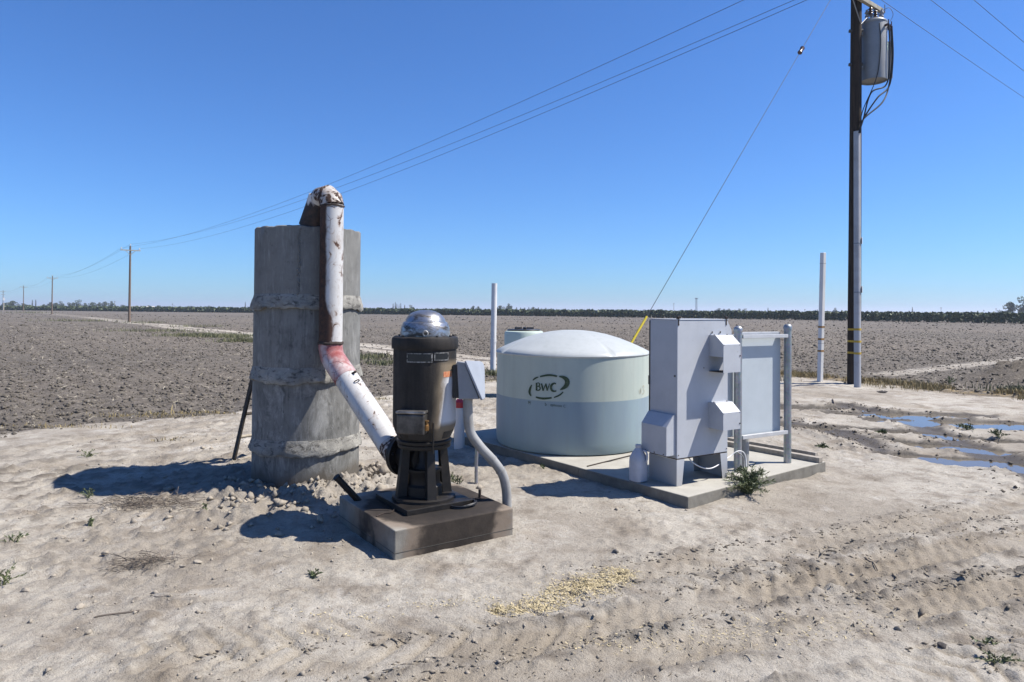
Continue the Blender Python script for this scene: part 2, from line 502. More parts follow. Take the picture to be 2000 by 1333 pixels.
# ------------------------------------------------------------------ ground sheet
def spread(lo, hi, d, grow, far):
    """coordinates: even spacing d between lo and hi, then growing steps out to +-far"""
    a = list(np.arange(lo, hi, d))
    s, x = d, a[-1]
    right = []
    while x < far:
        s *= grow; x += s; right.append(x)
    s, x = d, a[0]
    left = []
    while x > -far:
        s *= grow; x -= s; left.append(x)
    return np.array(left[::-1] + a + right)
gxs = spread(-4.4, 4.8, 0.0235, 1.026, 9000.0)
ys = [-12.0, -6, -3, -1, 0.5, 1.6, 2.4, 2.9, 3.2, 3.35]
y = 3.4
while y < 12000:
    ys.append(y)
    y += max(0.018, 0.0047 * y) if y < 120 else 0.03 * y
gys = np.array(ys)
GX, GY = np.meshgrid(gxs, gys)
gx, gy = GX.ravel(), GY.ravel()
gh, gm = ground(gx, gy)
nx, ny = len(gxs), len(gys)
ii, jj = np.meshgrid(np.arange(nx - 1), np.arange(ny - 1))
q = (jj * nx + ii).ravel()
faces = np.stack([q, q + 1, q + nx + 1, q + nx], 1)
print('ground verts', len(gx))

m, t = mat('earth')
p = t.pos()
fld, wetm, drk, trk, vrg, loo = (t.attr(k) for k in ('field', 'wet', 'dark', 'track', 'verge', 'loose'))
big = t.noise(p, 0.45, 4, 0.6)
midn = t.noise(p, 2.3, 6, 0.65)
fine = t.noise(p, 22, 5, 0.7)
grain = t.noise(p, 130, 3, 0.7)
c = t.mix(t.mr(big, 0.40, 0.58), (0.475, 0.434, 0.37), (0.345, 0.305, 0.252))
c = t.mix(t.mr(midn, 0.48, 0.66), c, (0.25, 0.212, 0.168))
c = t.mix(t.mul(t.mr(t.noise(t.mapping(p, (1.2, 1.2, 1)), 1.1, 5, 0.7, 0.6), 0.55, 0.72), 0.75), c, (0.56, 0.525, 0.475))
c = t.mix(t.mul(t.mr(t.noise(p, 1.3, 4, 0.6, 0.5), 0.6, 0.75), 0.6), c, (0.345, 0.28, 0.20))
c = t.mix(t.mr(fine, 0.5, 0.72, 0, 0.6), c, (0.20, 0.17, 0.136))
c = t.mix(t.mr(grain, 0.58, 0.74, 0, 0.65), c, (0.11, 0.095, 0.08))
spk = t.mul(t.mr(t.voro(p, 34), 0.2, 0.1), t.mr(t.noise(p, 2.6, 4, 0.7), 0.5, 0.68))
c = t.mix(t.mul(spk, 0.75), c, (0.085, 0.072, 0.06))
c = t.mix(t.mr(grain, 0.4, 0.25, 0, 0.5), c, (0.60, 0.56, 0.50))
c = t.mix(t.mul(t.attr('band'), 0.6), c, (0.31, 0.258, 0.19))
c = t.mix(t.mul(drk, 0.92), c, (0.10, 0.083, 0.066))
c = t.mix(t.mul(loo, 0.35), c, (0.29, 0.26, 0.225))
# field soil
fs = t.noise(p, 1.4, 6, 0.7)
fc = t.mix(t.mr(fs, 0.35, 0.65), (0.175, 0.152, 0.126), (0.108, 0.093, 0.077))
fc = t.mix(t.mr(t.noise(p, 3.2, 9, 0.8), 0.48, 0.6, 0, 0.85), fc, (0.05, 0.042, 0.035))
fc = t.mix(t.mr(t.noise(t.mapping(p, (1, 1, 1), (3, 9, 2)), 4.0, 9, 0.85), 0.56, 0.66, 0, 0.7), fc, (0.34, 0.31, 0.265))
fc = t.mix(t.mr(t.noise(p, 12, 6, 0.8), 0.5, 0.66, 0, 0.9), fc, (0.06, 0.051, 0.043))
fc = t.mix(t.mr(t.noise(t.mapping(p, (1, 1, 1), (7, 3, 1)), 15, 5, 0.8), 0.55, 0.7, 0, 0.7), fc, (0.33, 0.295, 0.25))
fc = t.mix(t.mr(t.noise(p, 0.06, 3, 0.6), 0.4, 0.65, 0, 0.5), fc, (0.185, 0.155, 0.125))
flk = t.voro(p, 11, 'F1', 'Distance')
fc = t.mix(t.mul(t.mr(flk, 0.22, 0.12), t.mr(t.noise(p, 5, 2, 0.5), 0.5, 0.6)), fc, (0.5, 0.44, 0.35))
edge = t.mr(t.add(fld, t.mul(t.sub(t.noise(p, 3, 5, 0.75), 0.5), 0.9)), 0.3, 0.65, smooth=True)
c = t.mix(edge, c, fc)
c = t.mix(t.mul(vrg, t.mr(t.noise(p, 6, 4, 0.7), 0.4, 0.6)), c, (0.30, 0.22, 0.105))
wetn = t.mr(t.add(wetm, t.mul(t.sub(midn, 0.5), 0.7)), 0.35, 0.8, smooth=True)
c = t.mix(t.mul(wetn, 0.92), c, (0.068, 0.055, 0.043))
bh = t.add(t.mul(fine, 0.6), t.mul(t.noise(p, 60, 4, 0.75), 0.45))
nrm = t.bump(bh, 1.0, 0.035)
nrm = t.bump(grain, 0.8, 0.006, nrm)
t.done(c, t.mr(wetn, 0, 1, 0.95, 0.55), 0, nrm, 0.25, k=0.91)
EARTH = m
gnd = np_mesh('ground', np.stack([gx, gy, gh], 1), faces, m, smooth=True)
for k, a in gm.items():
    at_ = gnd.data.attributes.new(k, 'FLOAT', 'POINT')
    at_.data.foreach_set('value', a.astype(np.float32))
tag(gnd, 'pale dry dirt yard with tyre marks, ploughed brown field beyond', kind='structure')

# puddle water
m, t = mat('muddy_water')
n = t.noise(t.pos(), 18, 3, 0.6)
t.done((0.13, 0.11, 0.085), 0.04, 0, t.bump(n, 0.08, 0.003), 0.6, **{'IOR': 1.33})
WATER = m
ws = MB()
wpts = [at(1490, 776), at(1700, 783), at(2000, 800), at(2300, 830), at(2300, 1000), at(1990, 960), at(1700, 890), at(1480, 850)]
ws.addv([(q.x, q.y, -0.047) for q in wpts], [list(range(8))])
tag(ws.build('puddle_water', WATER), 'shallow muddy water lying in the tyre ruts on the right', kind='structure')

# ------------------------------------------------------------------ loose clods and straw (stuff)
def clod_base(seed):
    r = np.random.default_rng(seed)
    import bmesh
    bm = bmesh.new(); bmesh.ops.create_icosphere(bm, subdivisions=1, radius=1)
    v = np.array([x.co[:] for x in bm.verts]); f = np.array([[q.index for q in x.verts] for x in bm.faces]); bm.free()
    v = np.sign(v) * np.abs(v) ** 0.8 * r.uniform(0.35, 1.35, (len(v), 1))
    v = v * r.uniform(0.6, 1.2, (1, 3))
    v[:, 2] *= 0.8
    return v, f
CB = [clod_base(s) for s in range(5)]
OV = np.array([(1, 0, 0), (0, 1, 0), (-1, 0, 0), (0, -1, 0), (0, 0, 1), (0, 0, -1)], dtype=float)
OF = np.array([(0, 1, 4), (1, 2, 4), (2, 3, 4), (3, 0, 4), (1, 0, 5), (2, 1, 5), (3, 2, 5), (0, 3, 5)])
def chip_base(seed):
    r = np.random.default_rng(seed)
    v = OV * r.uniform(0.6, 1.4, (6, 1)) + r.normal(0, 0.22, (6, 3))
    v[:, 2] *= 0.8
    return v, OF
CL = [chip_base(s) for s in range(5)]
def scatter_clods(name, x, y, size, m, label, sink=0.25, base=None):
    z = ground(x, y)[0]
    Vs, Fs, off = [], [], 0
    n = len(x)
    which = RNG.integers(0, 5, n)
    for w_ in range(5):
        k = np.where(which == w_)[0]
        if not len(k): continue
        v, f = (base or CL)[w_]
        a = RNG.uniform(0, 2 * PI, len(k)); s = size[k]
        ca, sa = np.cos(a)[:, None], np.sin(a)[:, None]
        st = RNG.uniform(0.7, 1.4, (len(k), 1))
        vx = (v[None, :, 0] * ca * st - v[None, :, 1] * sa) * s[:, None] + x[k][:, None]
        vy = (v[None, :, 0] * sa * st + v[None, :, 1] * ca) * s[:, None] + y[k][:, None]
        vz = v[None, :, 2] * s[:, None] + (z[k] + s * sink)[:, None]
        Vs.append(np.stack([vx, vy, vz], 2).reshape(-1, 3))
        Fs.append((f[None] + (np.arange(len(k)) * len(v))[:, None, None] + off).reshape(-1, 3))
        off += len(k) * len(v)
    o = np_mesh(name, np.concatenate(Vs), np.concatenate(Fs), m)
    tag(o, label, kind='stuff')
    return o
FCLOD = simple('field_clod', (0.165, 0.145, 0.12), 0.95, var=0.3, scale=9, bump=0.6, bd=0.01, spec=0.15)
YCLOD = simple('yard_clod', (0.41, 0.36, 0.295), 0.95, var=0.25, scale=9, bump=0.6, bd=0.006, spec=0.15)
# field: denser close to the camera, thinning out with distance
n = 42000
yy = 10 * (75 / 10) ** RNG.uniform(0, 1, n); xx = RNG.uniform(-0.85, 0.95, n) * yy
fm_ = ground(xx, yy)[1]['field']
k = RNG.uniform(0, 1, n) < fm_ * 1.0
xx, yy = xx[k], yy[k]
sz = RNG.gamma(1.6, 0.012, len(xx)) * (0.75 + yy / 32) + 0.009
k = 22000
y2 = 28 * (190 / 28) ** RNG.uniform(0, 1, k) ; x2 = RNG.uniform(-0.85, 0.95, k) * y2
q2 = RNG.uniform(0, 1, k) < ground(x2, y2)[1]['field']
xx = np.concatenate([xx, x2[q2]]); sz = np.concatenate([np.minimum(sz * 0.8, 0.05), RNG.gamma(2.0, 0.013, q2.sum()) * (0.7 + y2[q2] / 90)]); yy = np.concatenate([yy, y2[q2]])
scatter_clods('field_clods', xx, yy, sz, FCLOD, 'loose brown clods of the ploughed field', base=CL)
n = 16000
xx = RNG.uniform(-6.5, 8, n); yy = RNG.uniform(3.4, 13, n)
dn = fbm(xx * 0.8, yy * 0.8, 3, 8)
ok = RNG.uniform(0, 1, n) < np.clip((dn - 0.35) * 1.5, 0.05, 1) * np.where(xx < -0.8, 1.0, 0.22)
xx, yy = xx[ok], yy[ok]
sz = RNG.gamma(1.0, 0.0055, len(xx)) + 0.003
# heap beside the standpipe
k = 330
a = RNG.uniform(-2.9, 0.9, k); r_ = 0.66 + np.abs(RNG.normal(0, 0.33, k))
hx, hy = STAND.x + r_ * np.cos(a), STAND.y + r_ * np.sin(a)
hs = RNG.gamma(1.1, 0.013, k) + 0.005
k2 = 200
h2x, h2y = RNG.normal(-2.1, 0.75, k2), RNG.normal(6.9, 0.4, k2)
# crumbs along the ruts
rx, ry = [], []
for p_ in RUTS[:3]:
    for _ in range(500):
        i = RNG.integers(0, len(p_) - 1); u_ = RNG.uniform()
        sd = RNG.choice([-1, 1]) * RNG.normal(0.23, 0.09)
        ax_, ay_ = p_[i]; bx_, by_ = p_[i + 1]
        L = math.hypot(bx_ - ax_, by_ - ay_)
        rx.append(ax_ + (bx_ - ax_) * u_ - (by_ - ay_) / L * sd); ry.append(ay_ + (by_ - ay_) * u_ + (bx_ - ax_) / L * sd)
rx, ry = np.array(rx), np.array(ry)
X_ = np.concatenate([xx, hx, h2x, rx]); Y_ = np.concatenate([yy, hy, h2y, ry])
S_ = np.concatenate([sz, hs, RNG.gamma(1.4, 0.011, k2) + 0.005, RNG.gamma(1.0, 0.0032, len(rx)) + 0.0025])
pu_ = (X_ - P0.x) * U.x + (Y_ - P0.y) * U.y; pv_ = (X_ - P0.x) * V.x + (Y_ - P0.y) * V.y
qu = np.abs((X_ - PUMP.x) * PU.x + (Y_ - PUMP.y) * PU.y); qv = np.abs((X_ - PUMP.x) * PV.x + (Y_ - PUMP.y) * PV.y)
ok = ~((pu_ > -0.05) & (pu_ < 2.75) & (pv_ > -0.05) & (pv_ < 4.4)) & ~((qu < 0.6) & (qv < 0.65)) & (np.hypot(X_ - STAND.x, Y_ - STAND.y) > 0.63)
ok &= ground(X_, Y_)[1]['field'] < 0.5
scatter_clods('dirt_clods', X_[ok], Y_[ok], S_[ok], YCLOD, 'loose pale clods and crumbs of dirt in the yard')

# low crumbly flakes pressed up by tyre lugs, leaning across the tracks
def lug_flakes():
    P, A, S_, H_ = [], [], [], []
    tracks = [(RUTS[0], 0.19, 1.0), (RUTS[1], 0.20, 1.0), (RUTS[2], 0.17, 0.8),
              (G([(600, 1345), (1000, 1300), (1400, 1240), (1800, 1165), (2100, 1110)]), 0.15, 0.55), (G([(1150, 1175), (1450, 1125), (1750, 1075), (2050, 1010)]), 0.14, 0.6), (G([(1650, 1345), (1850, 1300), (2050, 1262)]), 0.16, 0.7)]
    for (tr_, hw, amt) in tracks:
        L_ = 0
        for (ax_, ay_), (bx_, by_) in zip(tr_[:-1], tr_[1:]):
            dx, dy = bx_ - ax_, by_ - ay_; L = math.hypot(dx, dy); dx /= L; dy /= L
            s_ = 0.0
            while s_ < L:
                if vn(np.array([(L_ + s_) * 0.8]), np.array([hw * 50]), 5)[0] > 0.36:
                    for sd in (-1, 1):
                        for k in range(RNG.integers(1, 8)):
                            if RNG.uniform() > amt * (1.0 if sd > 0 else 0.5): continue
                            d_ = sd * (hw + RNG.normal(0, 0.055)); ss = s_ + RNG.normal(0, 0.035)
                            P.append((ax_ + dx * ss - dy * d_, ay_ + dy * ss + dx * d_))
                            A.append(math.atan2(dy, dx) - sd * R(28) + RNG.normal(0, 0.3))
                            S_.append(0.005 + RNG.gamma(1.1, 0.0055)); H_.append(0.003 + RNG.gamma(1.2, 0.003))
                s_ += 0.085
            L_ += L
    P = np.array(P); A = np.array(A); S_ = np.array(S_); H_ = np.array(H_)
    n = len(P); z = ground(P[:, 0], P[:, 1])[0]
    Vs, Fs = [], []
    off = 0
    which = RNG.integers(0, 5, n)
    for w_ in range(5):
        k = np.where(which == w_)[0]; v, f = CL[w_]
        ca, sa = np.cos(A[k])[:, None], np.sin(A[k])[:, None]
        lx = v[None, :, 0] * S_[k][:, None] * 1.5; ly = v[None, :, 1] * S_[k][:, None] * 0.5; lz = v[None, :, 2] * H_[k][:, None] * 1.6
        Vs.append(np.stack([lx * ca - ly * sa + P[k, 0][:, None], lx * sa + ly * ca + P[k, 1][:, None], lz + (z[k] + H_[k] * 0.3)[:, None]], 2).reshape(-1, 3))
        Fs.append((f[None] + (np.arange(len(k)) * len(v))[:, None, None] + off).reshape(-1, 3)); off += len(k) * len(v)
    o = np_mesh('tread_crumbs', np.concatenate(Vs), np.concatenate(Fs), simple('shaded_moist_crumbs', (0.27, 0.235, 0.19), 0.95, var=0.3, scale=14, bump=0.5, bd=0.005, spec=0.15))  # dark crumb colour: moist soil plus painted-in shade of the lug ridges
    tag(o, 'crumbly dirt flakes pushed up along the tyre tracks', kind='stuff')
    print('flakes', n)
lug_flakes()
# dark mud lumps along the flooded ruts
MUD = simple('dark_mud', (0.15, 0.125, 0.098), 0.8, var=0.25, scale=9, bump=0.5, bd=0.006, spec=0.3)
mx_, my_ = [], []
for p_, cnt, w0 in ((WETRUTS[0], 520, 0.42), (WETRUTS[1], 160, 0.34), (WETRUTS[2], 300, 0.32), (WETRUTS[3], 120, 0.4)):
    for _ in range(cnt):
        i = RNG.integers(0, len(p_) - 1); u_ = RNG.uniform(); sd = RNG.choice([-1, 1]) * abs(RNG.normal(w0 * 0.9, 0.17))
        ax_, ay_ = p_[i]; bx_, by_ = p_[i + 1]; L = math.hypot(bx_ - ax_, by_ - ay_)
        mx_.append(ax_ + (bx_ - ax_) * u_ - (by_ - ay_) / L * sd); my_.append(ay_ + (by_ - ay_) * u_ + (bx_ - ax_) / L * sd)
scatter_clods('mud_lumps', np.array(mx_), np.array(my_), np.minimum(RNG.gamma(1.2, 0.009, len(mx_)) + 0.005, 0.035), MUD, 'dark mud lumps squeezed up along the wet ruts', 0.1)

def scatter_chips(name, x, y, ln, wd, m, label, up=0.25, kind='stuff', lift=0.004):
    n = len(x)
    z = ground(x, y)[0] + lift
    a = RNG.uniform(0, 2 * PI, n); tl = RNG.normal(0, up, n)
    dx, dy, dz = np.cos(a) * np.cos(tl), np.sin(a) * np.cos(tl), np.sin(tl)
    px_, py_ = -np.sin(a), np.cos(a)
    rl = RNG.normal(0, 0.5, n)
    P = np.stack([x, y, z + np.abs(dz) * ln / 2], 1)
    D = np.stack([dx, dy, dz], 1) * (ln / 2)[:, None]
    W = np.stack([px_ * np.cos(rl), py_ * np.cos(rl), np.sin(rl)], 1) * (wd / 2)[:, None]
    v = np.stack([P - D - W, P + D - W, P + D + W, P - D + W], 1).reshape(-1, 3)
    f = np.arange(4 * n).reshape(n, 4)
    o = np_mesh(name, v, f, m)
    tag(o, label, kind=kind)
    return o
STRAW = simple('straw', (0.62, 0.52, 0.31), 0.7, col2=(0.32, 0.25, 0.13), scale=60, bump=0)
STRAW2 = simple('pale_stalk', (0.42, 0.37, 0.28), 0.8, var=0.15, scale=30, bump=0)
# the yellow patch of chaff in the foreground
cl = [(970, 1192, .05), (1010, 1190, .07), (1050, 1183, .09), (1085, 1168, .12), (1110, 1150, .13), (1140, 1143, .13), (1170, 1145, .13), (1200, 1130, .13), (1218, 1124, .09)]
cx_, cy_ = [], []
for (a, b, s) in cl:
    c = at(a, b)
    k = int(5200 * s)
    cx_.append(RNG.normal(c.x, s * 0.6, k)); cy_.append(RNG.normal(c.y, s * 0.75, k))
for (a, b, s, k) in ((850, 1178, .12, 60), (940, 1172, .15, 80), (730, 1203, .1, 30), (1200, 1255, .25, 90), (620, 1200, .15, 25), (1520, 1230, .35, 190), (1430, 1245, .25, 110), (1700, 1200, .4, 60), (1180, 1262, .15, 60), (640, 1235, .1, 30), (1950, 1050, .5, 60)):
    c = at(a, b)
    cx_.append(RNG.normal(c.x, s, k)); cy_.append(RNG.normal(c.y, s * 0.4, k))
cx_, cy_ = np.concatenate(cx_), np.concatenate(cy_)
scatter_chips('chaff', cx_, cy_, RNG.uniform(0.006, 0.022, len(cx_)), RNG.uniform(0.003, 0.007, len(cx_)), STRAW, 'yellow chaff strewn in a patch on the dirt')
n = 1500
xx = RNG.uniform(-5, 6, n); yy = RNG.uniform(3.4, 9, n)
scatter_chips('stalk_bits', xx, yy, RNG.gamma(2, 0.012, n) + 0.006, RNG.uniform(0.002, 0.005, n), STRAW2, 'bits of pale stalk scattered over the yard')
n = 9000
yy = 10 * 7.5 ** RNG.uniform(0, 1, n); xx = RNG.uniform(-0.85, 0.95, n) * yy
fm_ = ground(xx, yy)[1]['field']; k = fm_ > 0.4; xx, yy = xx[k], yy[k]
scatter_chips('field_stalks', xx, yy, RNG.uniform(0.04, 0.13, len(xx)) * (0.7 + yy / 40), RNG.uniform(0.004, 0.010, len(xx)) * (0.8 + yy / 25), STRAW2, 'pale crop stalks lying on the ploughed field', 0.35, lift=0.05)

# grass of the verges (stuff)
def scatter_grass(name, x, y, ht, m, label, wd=0.008, lean=0.5):
    n = len(x)
    z = ground(x, y)[0]
    a = RNG.uniform(0, 2 * PI, n)
    ln = np.abs(RNG.normal(0, lean, n)) * ht
    b = RNG.uniform(0, 2 * PI, n)
    P = np.stack([x, y, z - 0.01], 1)
    W = np.stack([np.cos(b), np.sin(b), b * 0], 1) * (wd * (0.6 + ht / ht.mean() * 0.5))[:, None]
    T = P + np.stack([np.cos(a) * ln, np.sin(a) * ln, ht], 1)
    M_ = P + np.stack([np.cos(a) * ln * .35, np.sin(a) * ln * .35, ht * 0.6], 1)
    v = np.stack([P - W, P + W, M_ + W * .7, T, M_ - W * .7], 1).reshape(-1, 3)
    i = np.arange(n) * 5
    f = np.concatenate([np.stack([i, i + 1, i + 2, i + 4], 1), np.stack([i + 4, i + 2, i + 3, i + 3], 1)])
    # quads then triangles: keep triangles as separate mesh faces
    me_f = np.concatenate([np.stack([i, i + 1, i + 2], 1), np.stack([i, i + 2, i + 4], 1), np.stack([i + 4, i + 2, i + 3], 1)])
    o = np_mesh(name, v, me_f, m)
    tag(o, label, kind='stuff')
    return o
DRYG = simple('dry_grass', (0.33, 0.25, 0.115), 0.8, col2=(0.22, 0.185, 0.09), scale=1.5, bump=0)
GRNG = simple('green_grass', (0.09, 0.105, 0.042), 0.7, col2=(0.19, 0.175, 0.085), scale=1.2, bump=0)
n = 26000
xx = RNG.uniform(6.3, 15, n)
yb_ = np.interp(xx, [p[0] for p in YB], [p[1] for p in YB])
yy = yb_ + 0.9 + RNG.normal(0, 0.75, n)
ok = RNG.uniform(0, 1, n) < sstep(0.42, 0.6, fbm(xx * 0.9, yy * 0.9, 3, 61)) * np.where(xx > 12, 1, 0.8)
scatter_grass('dry_grass_verge', xx[ok], yy[ok], RNG.uniform(0.05, 0.17, ok.sum()), DRYG, 'dry yellow grass along the edge of the field', 0.007)
gl = []
for (a, b, sx, sy, k) in ((400, 657, 3.2, 1.8, 1500), (445, 660, 2.0, 1.2, 800), (480, 668, 1.6, 1.0, 900), (300, 648, 4, 1.5, 500), (720, 700, 1.0, 1.2, 500), (745, 712, 0.8, 0.8, 250), (960, 733, 0.5, 0.4, 300), (150, 628, 6, 3, 450), (60, 612, 9, 4, 350), (2040, 768, 1.2, 0.6, 900), (280, 632, 3, 2, 250), (390, 639, 3, 1.5, 250)):
    c = at(a, b)
    gl.append(np.stack([RNG.normal(c.x, sx * .5, k), RNG.normal(c.y, sy * .5, k), np.full(k, 1.0 + c.y / 45)], 1))
gl = np.concatenate(gl)
scatter_grass('green_grass_verge', gl[:, 0], gl[:, 1], RNG.uniform(0.05, 0.16, len(gl)) * gl[:, 2], GRNG, 'patches of green grass along the farm track', 0.014)
gl = []
for (a, b, sx, sy, k) in ((275, 813, 1.2, .25, 500), (310, 810, .4, .1, 220), (400, 807, 0.8, .15, 300), (120, 835, 1.2, .15, 260), (330, 862, .3, .08, 90), (1850, 706, 4, .8, 300), (730, 780, .5, .3, 300), (965, 745, .5, .4, 300), (960, 775, .4, .3, 200)):
    c = at(a, b)
    gl.append(np.stack([RNG.normal(c.x, sx * .5, k), RNG.normal(c.y, sy * .5, k)], 1))
gl = np.concatenate(gl)
scatter_grass('dry_grass_edge', gl[:, 0], gl[:, 1], RNG.gamma(2, 0.014, len(gl)) + 0.01, DRYG, 'sparse dry grass between the dirt road and the field', 0.005)
# ------------------------------------------------------------------ materials of the installation
def concrete(name, a, b, dark, streak=False, rough=0.85, wetz=None, oil=False, rag=False, side=None):
    m, t = mat(name)
    p = t.pos()
    n1 = t.noise(p, 3.2, 6, 0.65); n2 = t.noise(p, 38, 4, 0.7)
    c = t.mix(t.mr(n1, 0.35, 0.68), a, b)
    if streak:
        zl = t.mr(t.sep(p)[2], 2.15, 2.0, 0.22, 1.0)
        sv = t.mapping(p, (30, 30, 1.1))
        c = t.mix(t.mul(zl, t.mr(t.noise(sv, 1.0, 5, 0.7, 0.3), 0.52, 0.75, 0, 0.45)), c, dark)
        c = t.mix(t.mul(zl, t.mr(t.noise(t.mapping(p, (7, 7, 3.2)), 1.0, 6, 0.7, 0.5), 0.5, 0.7, 0, 0.6)), c, dark)
        c = t.mix(t.mul(zl, t.mr(t.noise(t.mapping(p, (16, 16, 7)), 1.0, 6, 0.75, 0.6), 0.6, 0.68, 0, 0.7)), c, dark)
        c = t.mix(t.mr(t.noise(t.mapping(p, (30, 30, 4), (4, 2, 0)), 1.0, 5, 0.75), 0.54, 0.72, 0, 0.45), c, (0.42, 0.42, 0.41))
    c = t.mix(t.mr(t.noise(p, 11, 5, 0.7), 0.6, 0.75, 0, 0.55), c, dark)
    c = t.mix(t.mr(n2, 0.62, 0.75, 0, 0.35), c, dark)
    if streak:
        ef = t.mul(t.mr(t.sep(p)[2], 2.0, 1.2), t.mr(t.noise(t.mapping(p, (5, 5, 2.6)), 1, 6, 0.75, 0.5), 0.5, 0.66))
        c = t.mix(t.mul(ef, 0.6), c, (0.42, 0.415, 0.395))
    if rag:
        c = t.mix(t.mr(t.noise(t.mapping(p, (1, 1, 2.2)), 8, 6, 0.75, 0.8), 0.5, 0.62, 0, 0.85), c, dark)
        c = t.mix(t.mr(t.noise(p, 15, 5, 0.7), 0.58, 0.7, 0, 0.5), c, (0.5, 0.48, 0.45))
    if wetz is not None:
        z = t.sep(p)[2]
        zz = t.add(z, t.add(t.mul(t.sub(n1, 0.5), 0.42), t.mul(t.sub(t.noise(p, 14, 4, 0.7), 0.5), 0.1)))
        c = t.mix(t.mr(zz, wetz + 0.03, wetz - 0.08, 0, 0.8), c, (0.095, 0.08, 0.062))
    if side:  # upright faces darker than the top: their shade is painted into the concrete colour
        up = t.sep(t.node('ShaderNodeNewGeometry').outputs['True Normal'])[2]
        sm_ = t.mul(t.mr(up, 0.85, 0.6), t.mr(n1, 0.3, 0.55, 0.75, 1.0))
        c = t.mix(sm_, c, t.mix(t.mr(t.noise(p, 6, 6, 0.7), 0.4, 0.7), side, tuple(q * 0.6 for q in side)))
    if oil:
        o = t.obj(); s = t.sep(o)
        ru = t.add(t.mul(s[0], PU.x), t.mul(s[1], PU.y)); rv = t.add(t.mul(s[0], PV.x), t.mul(s[1], PV.y))
        wob = t.mul(t.sub(t.noise(p, 3.5, 4, 0.6), 0.5), 0.3)
        # big oil stain on the top: rounded square; runs down over two sides
        d1 = t.ma('SQRT', t.add(t.ma('POWER', t.ma('ABSOLUTE', t.add(ru, -0.03)), 2.0), t.ma('POWER', t.mul(t.ma('ABSOLUTE', t.add(rv, 0.10)), 0.94), 2.0)))
        stain = t.mr(t.add(d1, wob), 0.66, 0.58, smooth=True)
        tan_ = t.mr(t.add(d1, wob), 0.78, 0.66, smooth=True)
        c = t.mix(t.mul(tan_, 0.75), c, (0.19, 0.14, 0.10))
        sp = t.mr(t.noise(p, 7, 6, 0.75), 0.36, 0.62)
        c = t.mix(t.mul(stain, t.add(0.86, t.mul(sp, 0.12))), c, (0.022, 0.0175, 0.015))
        blk = t.mr(t.add(d1, t.mul(wob, 0.6)), 0.5, 0.3)
        c = t.mix(t.mul(blk, 0.7), c, (0.012, 0.010, 0.009))
    h = t.add(n2, t.mul(t.noise(p, 120, 2, 0.6), 0.4))
    if streak: h = t.add(h, t.mul(t.noise(t.mapping(p, (40, 40, 6)), 1.0, 3, 0.6), 0.3))
    if rag: h = t.add(h, t.mul(t.noise(t.mapping(p, (1, 1, 1.6)), 12, 5, 0.6), 1.2))
    t.done(c, rough, 0, t.bump(h, 0.6 if rag else 0.35, 0.010 if rag else 0.005), 0.25)
    return m
STANDC = concrete('standpipe_concrete', (0.215, 0.212, 0.20), (0.142, 0.14, 0.132), (0.042, 0.041, 0.038), True, wetz=0.22)
MORTAR = concrete('mortar', (0.33, 0.318, 0.285), (0.18, 0.172, 0.155), (0.06, 0.055, 0.05), False, 0.9, rag=True)
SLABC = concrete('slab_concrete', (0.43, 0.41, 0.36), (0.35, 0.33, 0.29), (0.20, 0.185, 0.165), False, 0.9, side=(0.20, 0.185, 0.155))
PADC = concrete('pump_pad_concrete', (0.36, 0.34, 0.30), (0.28, 0.262, 0.23), (0.16, 0.145, 0.13), False, 0.85, oil=True, side=(0.25, 0.235, 0.205))

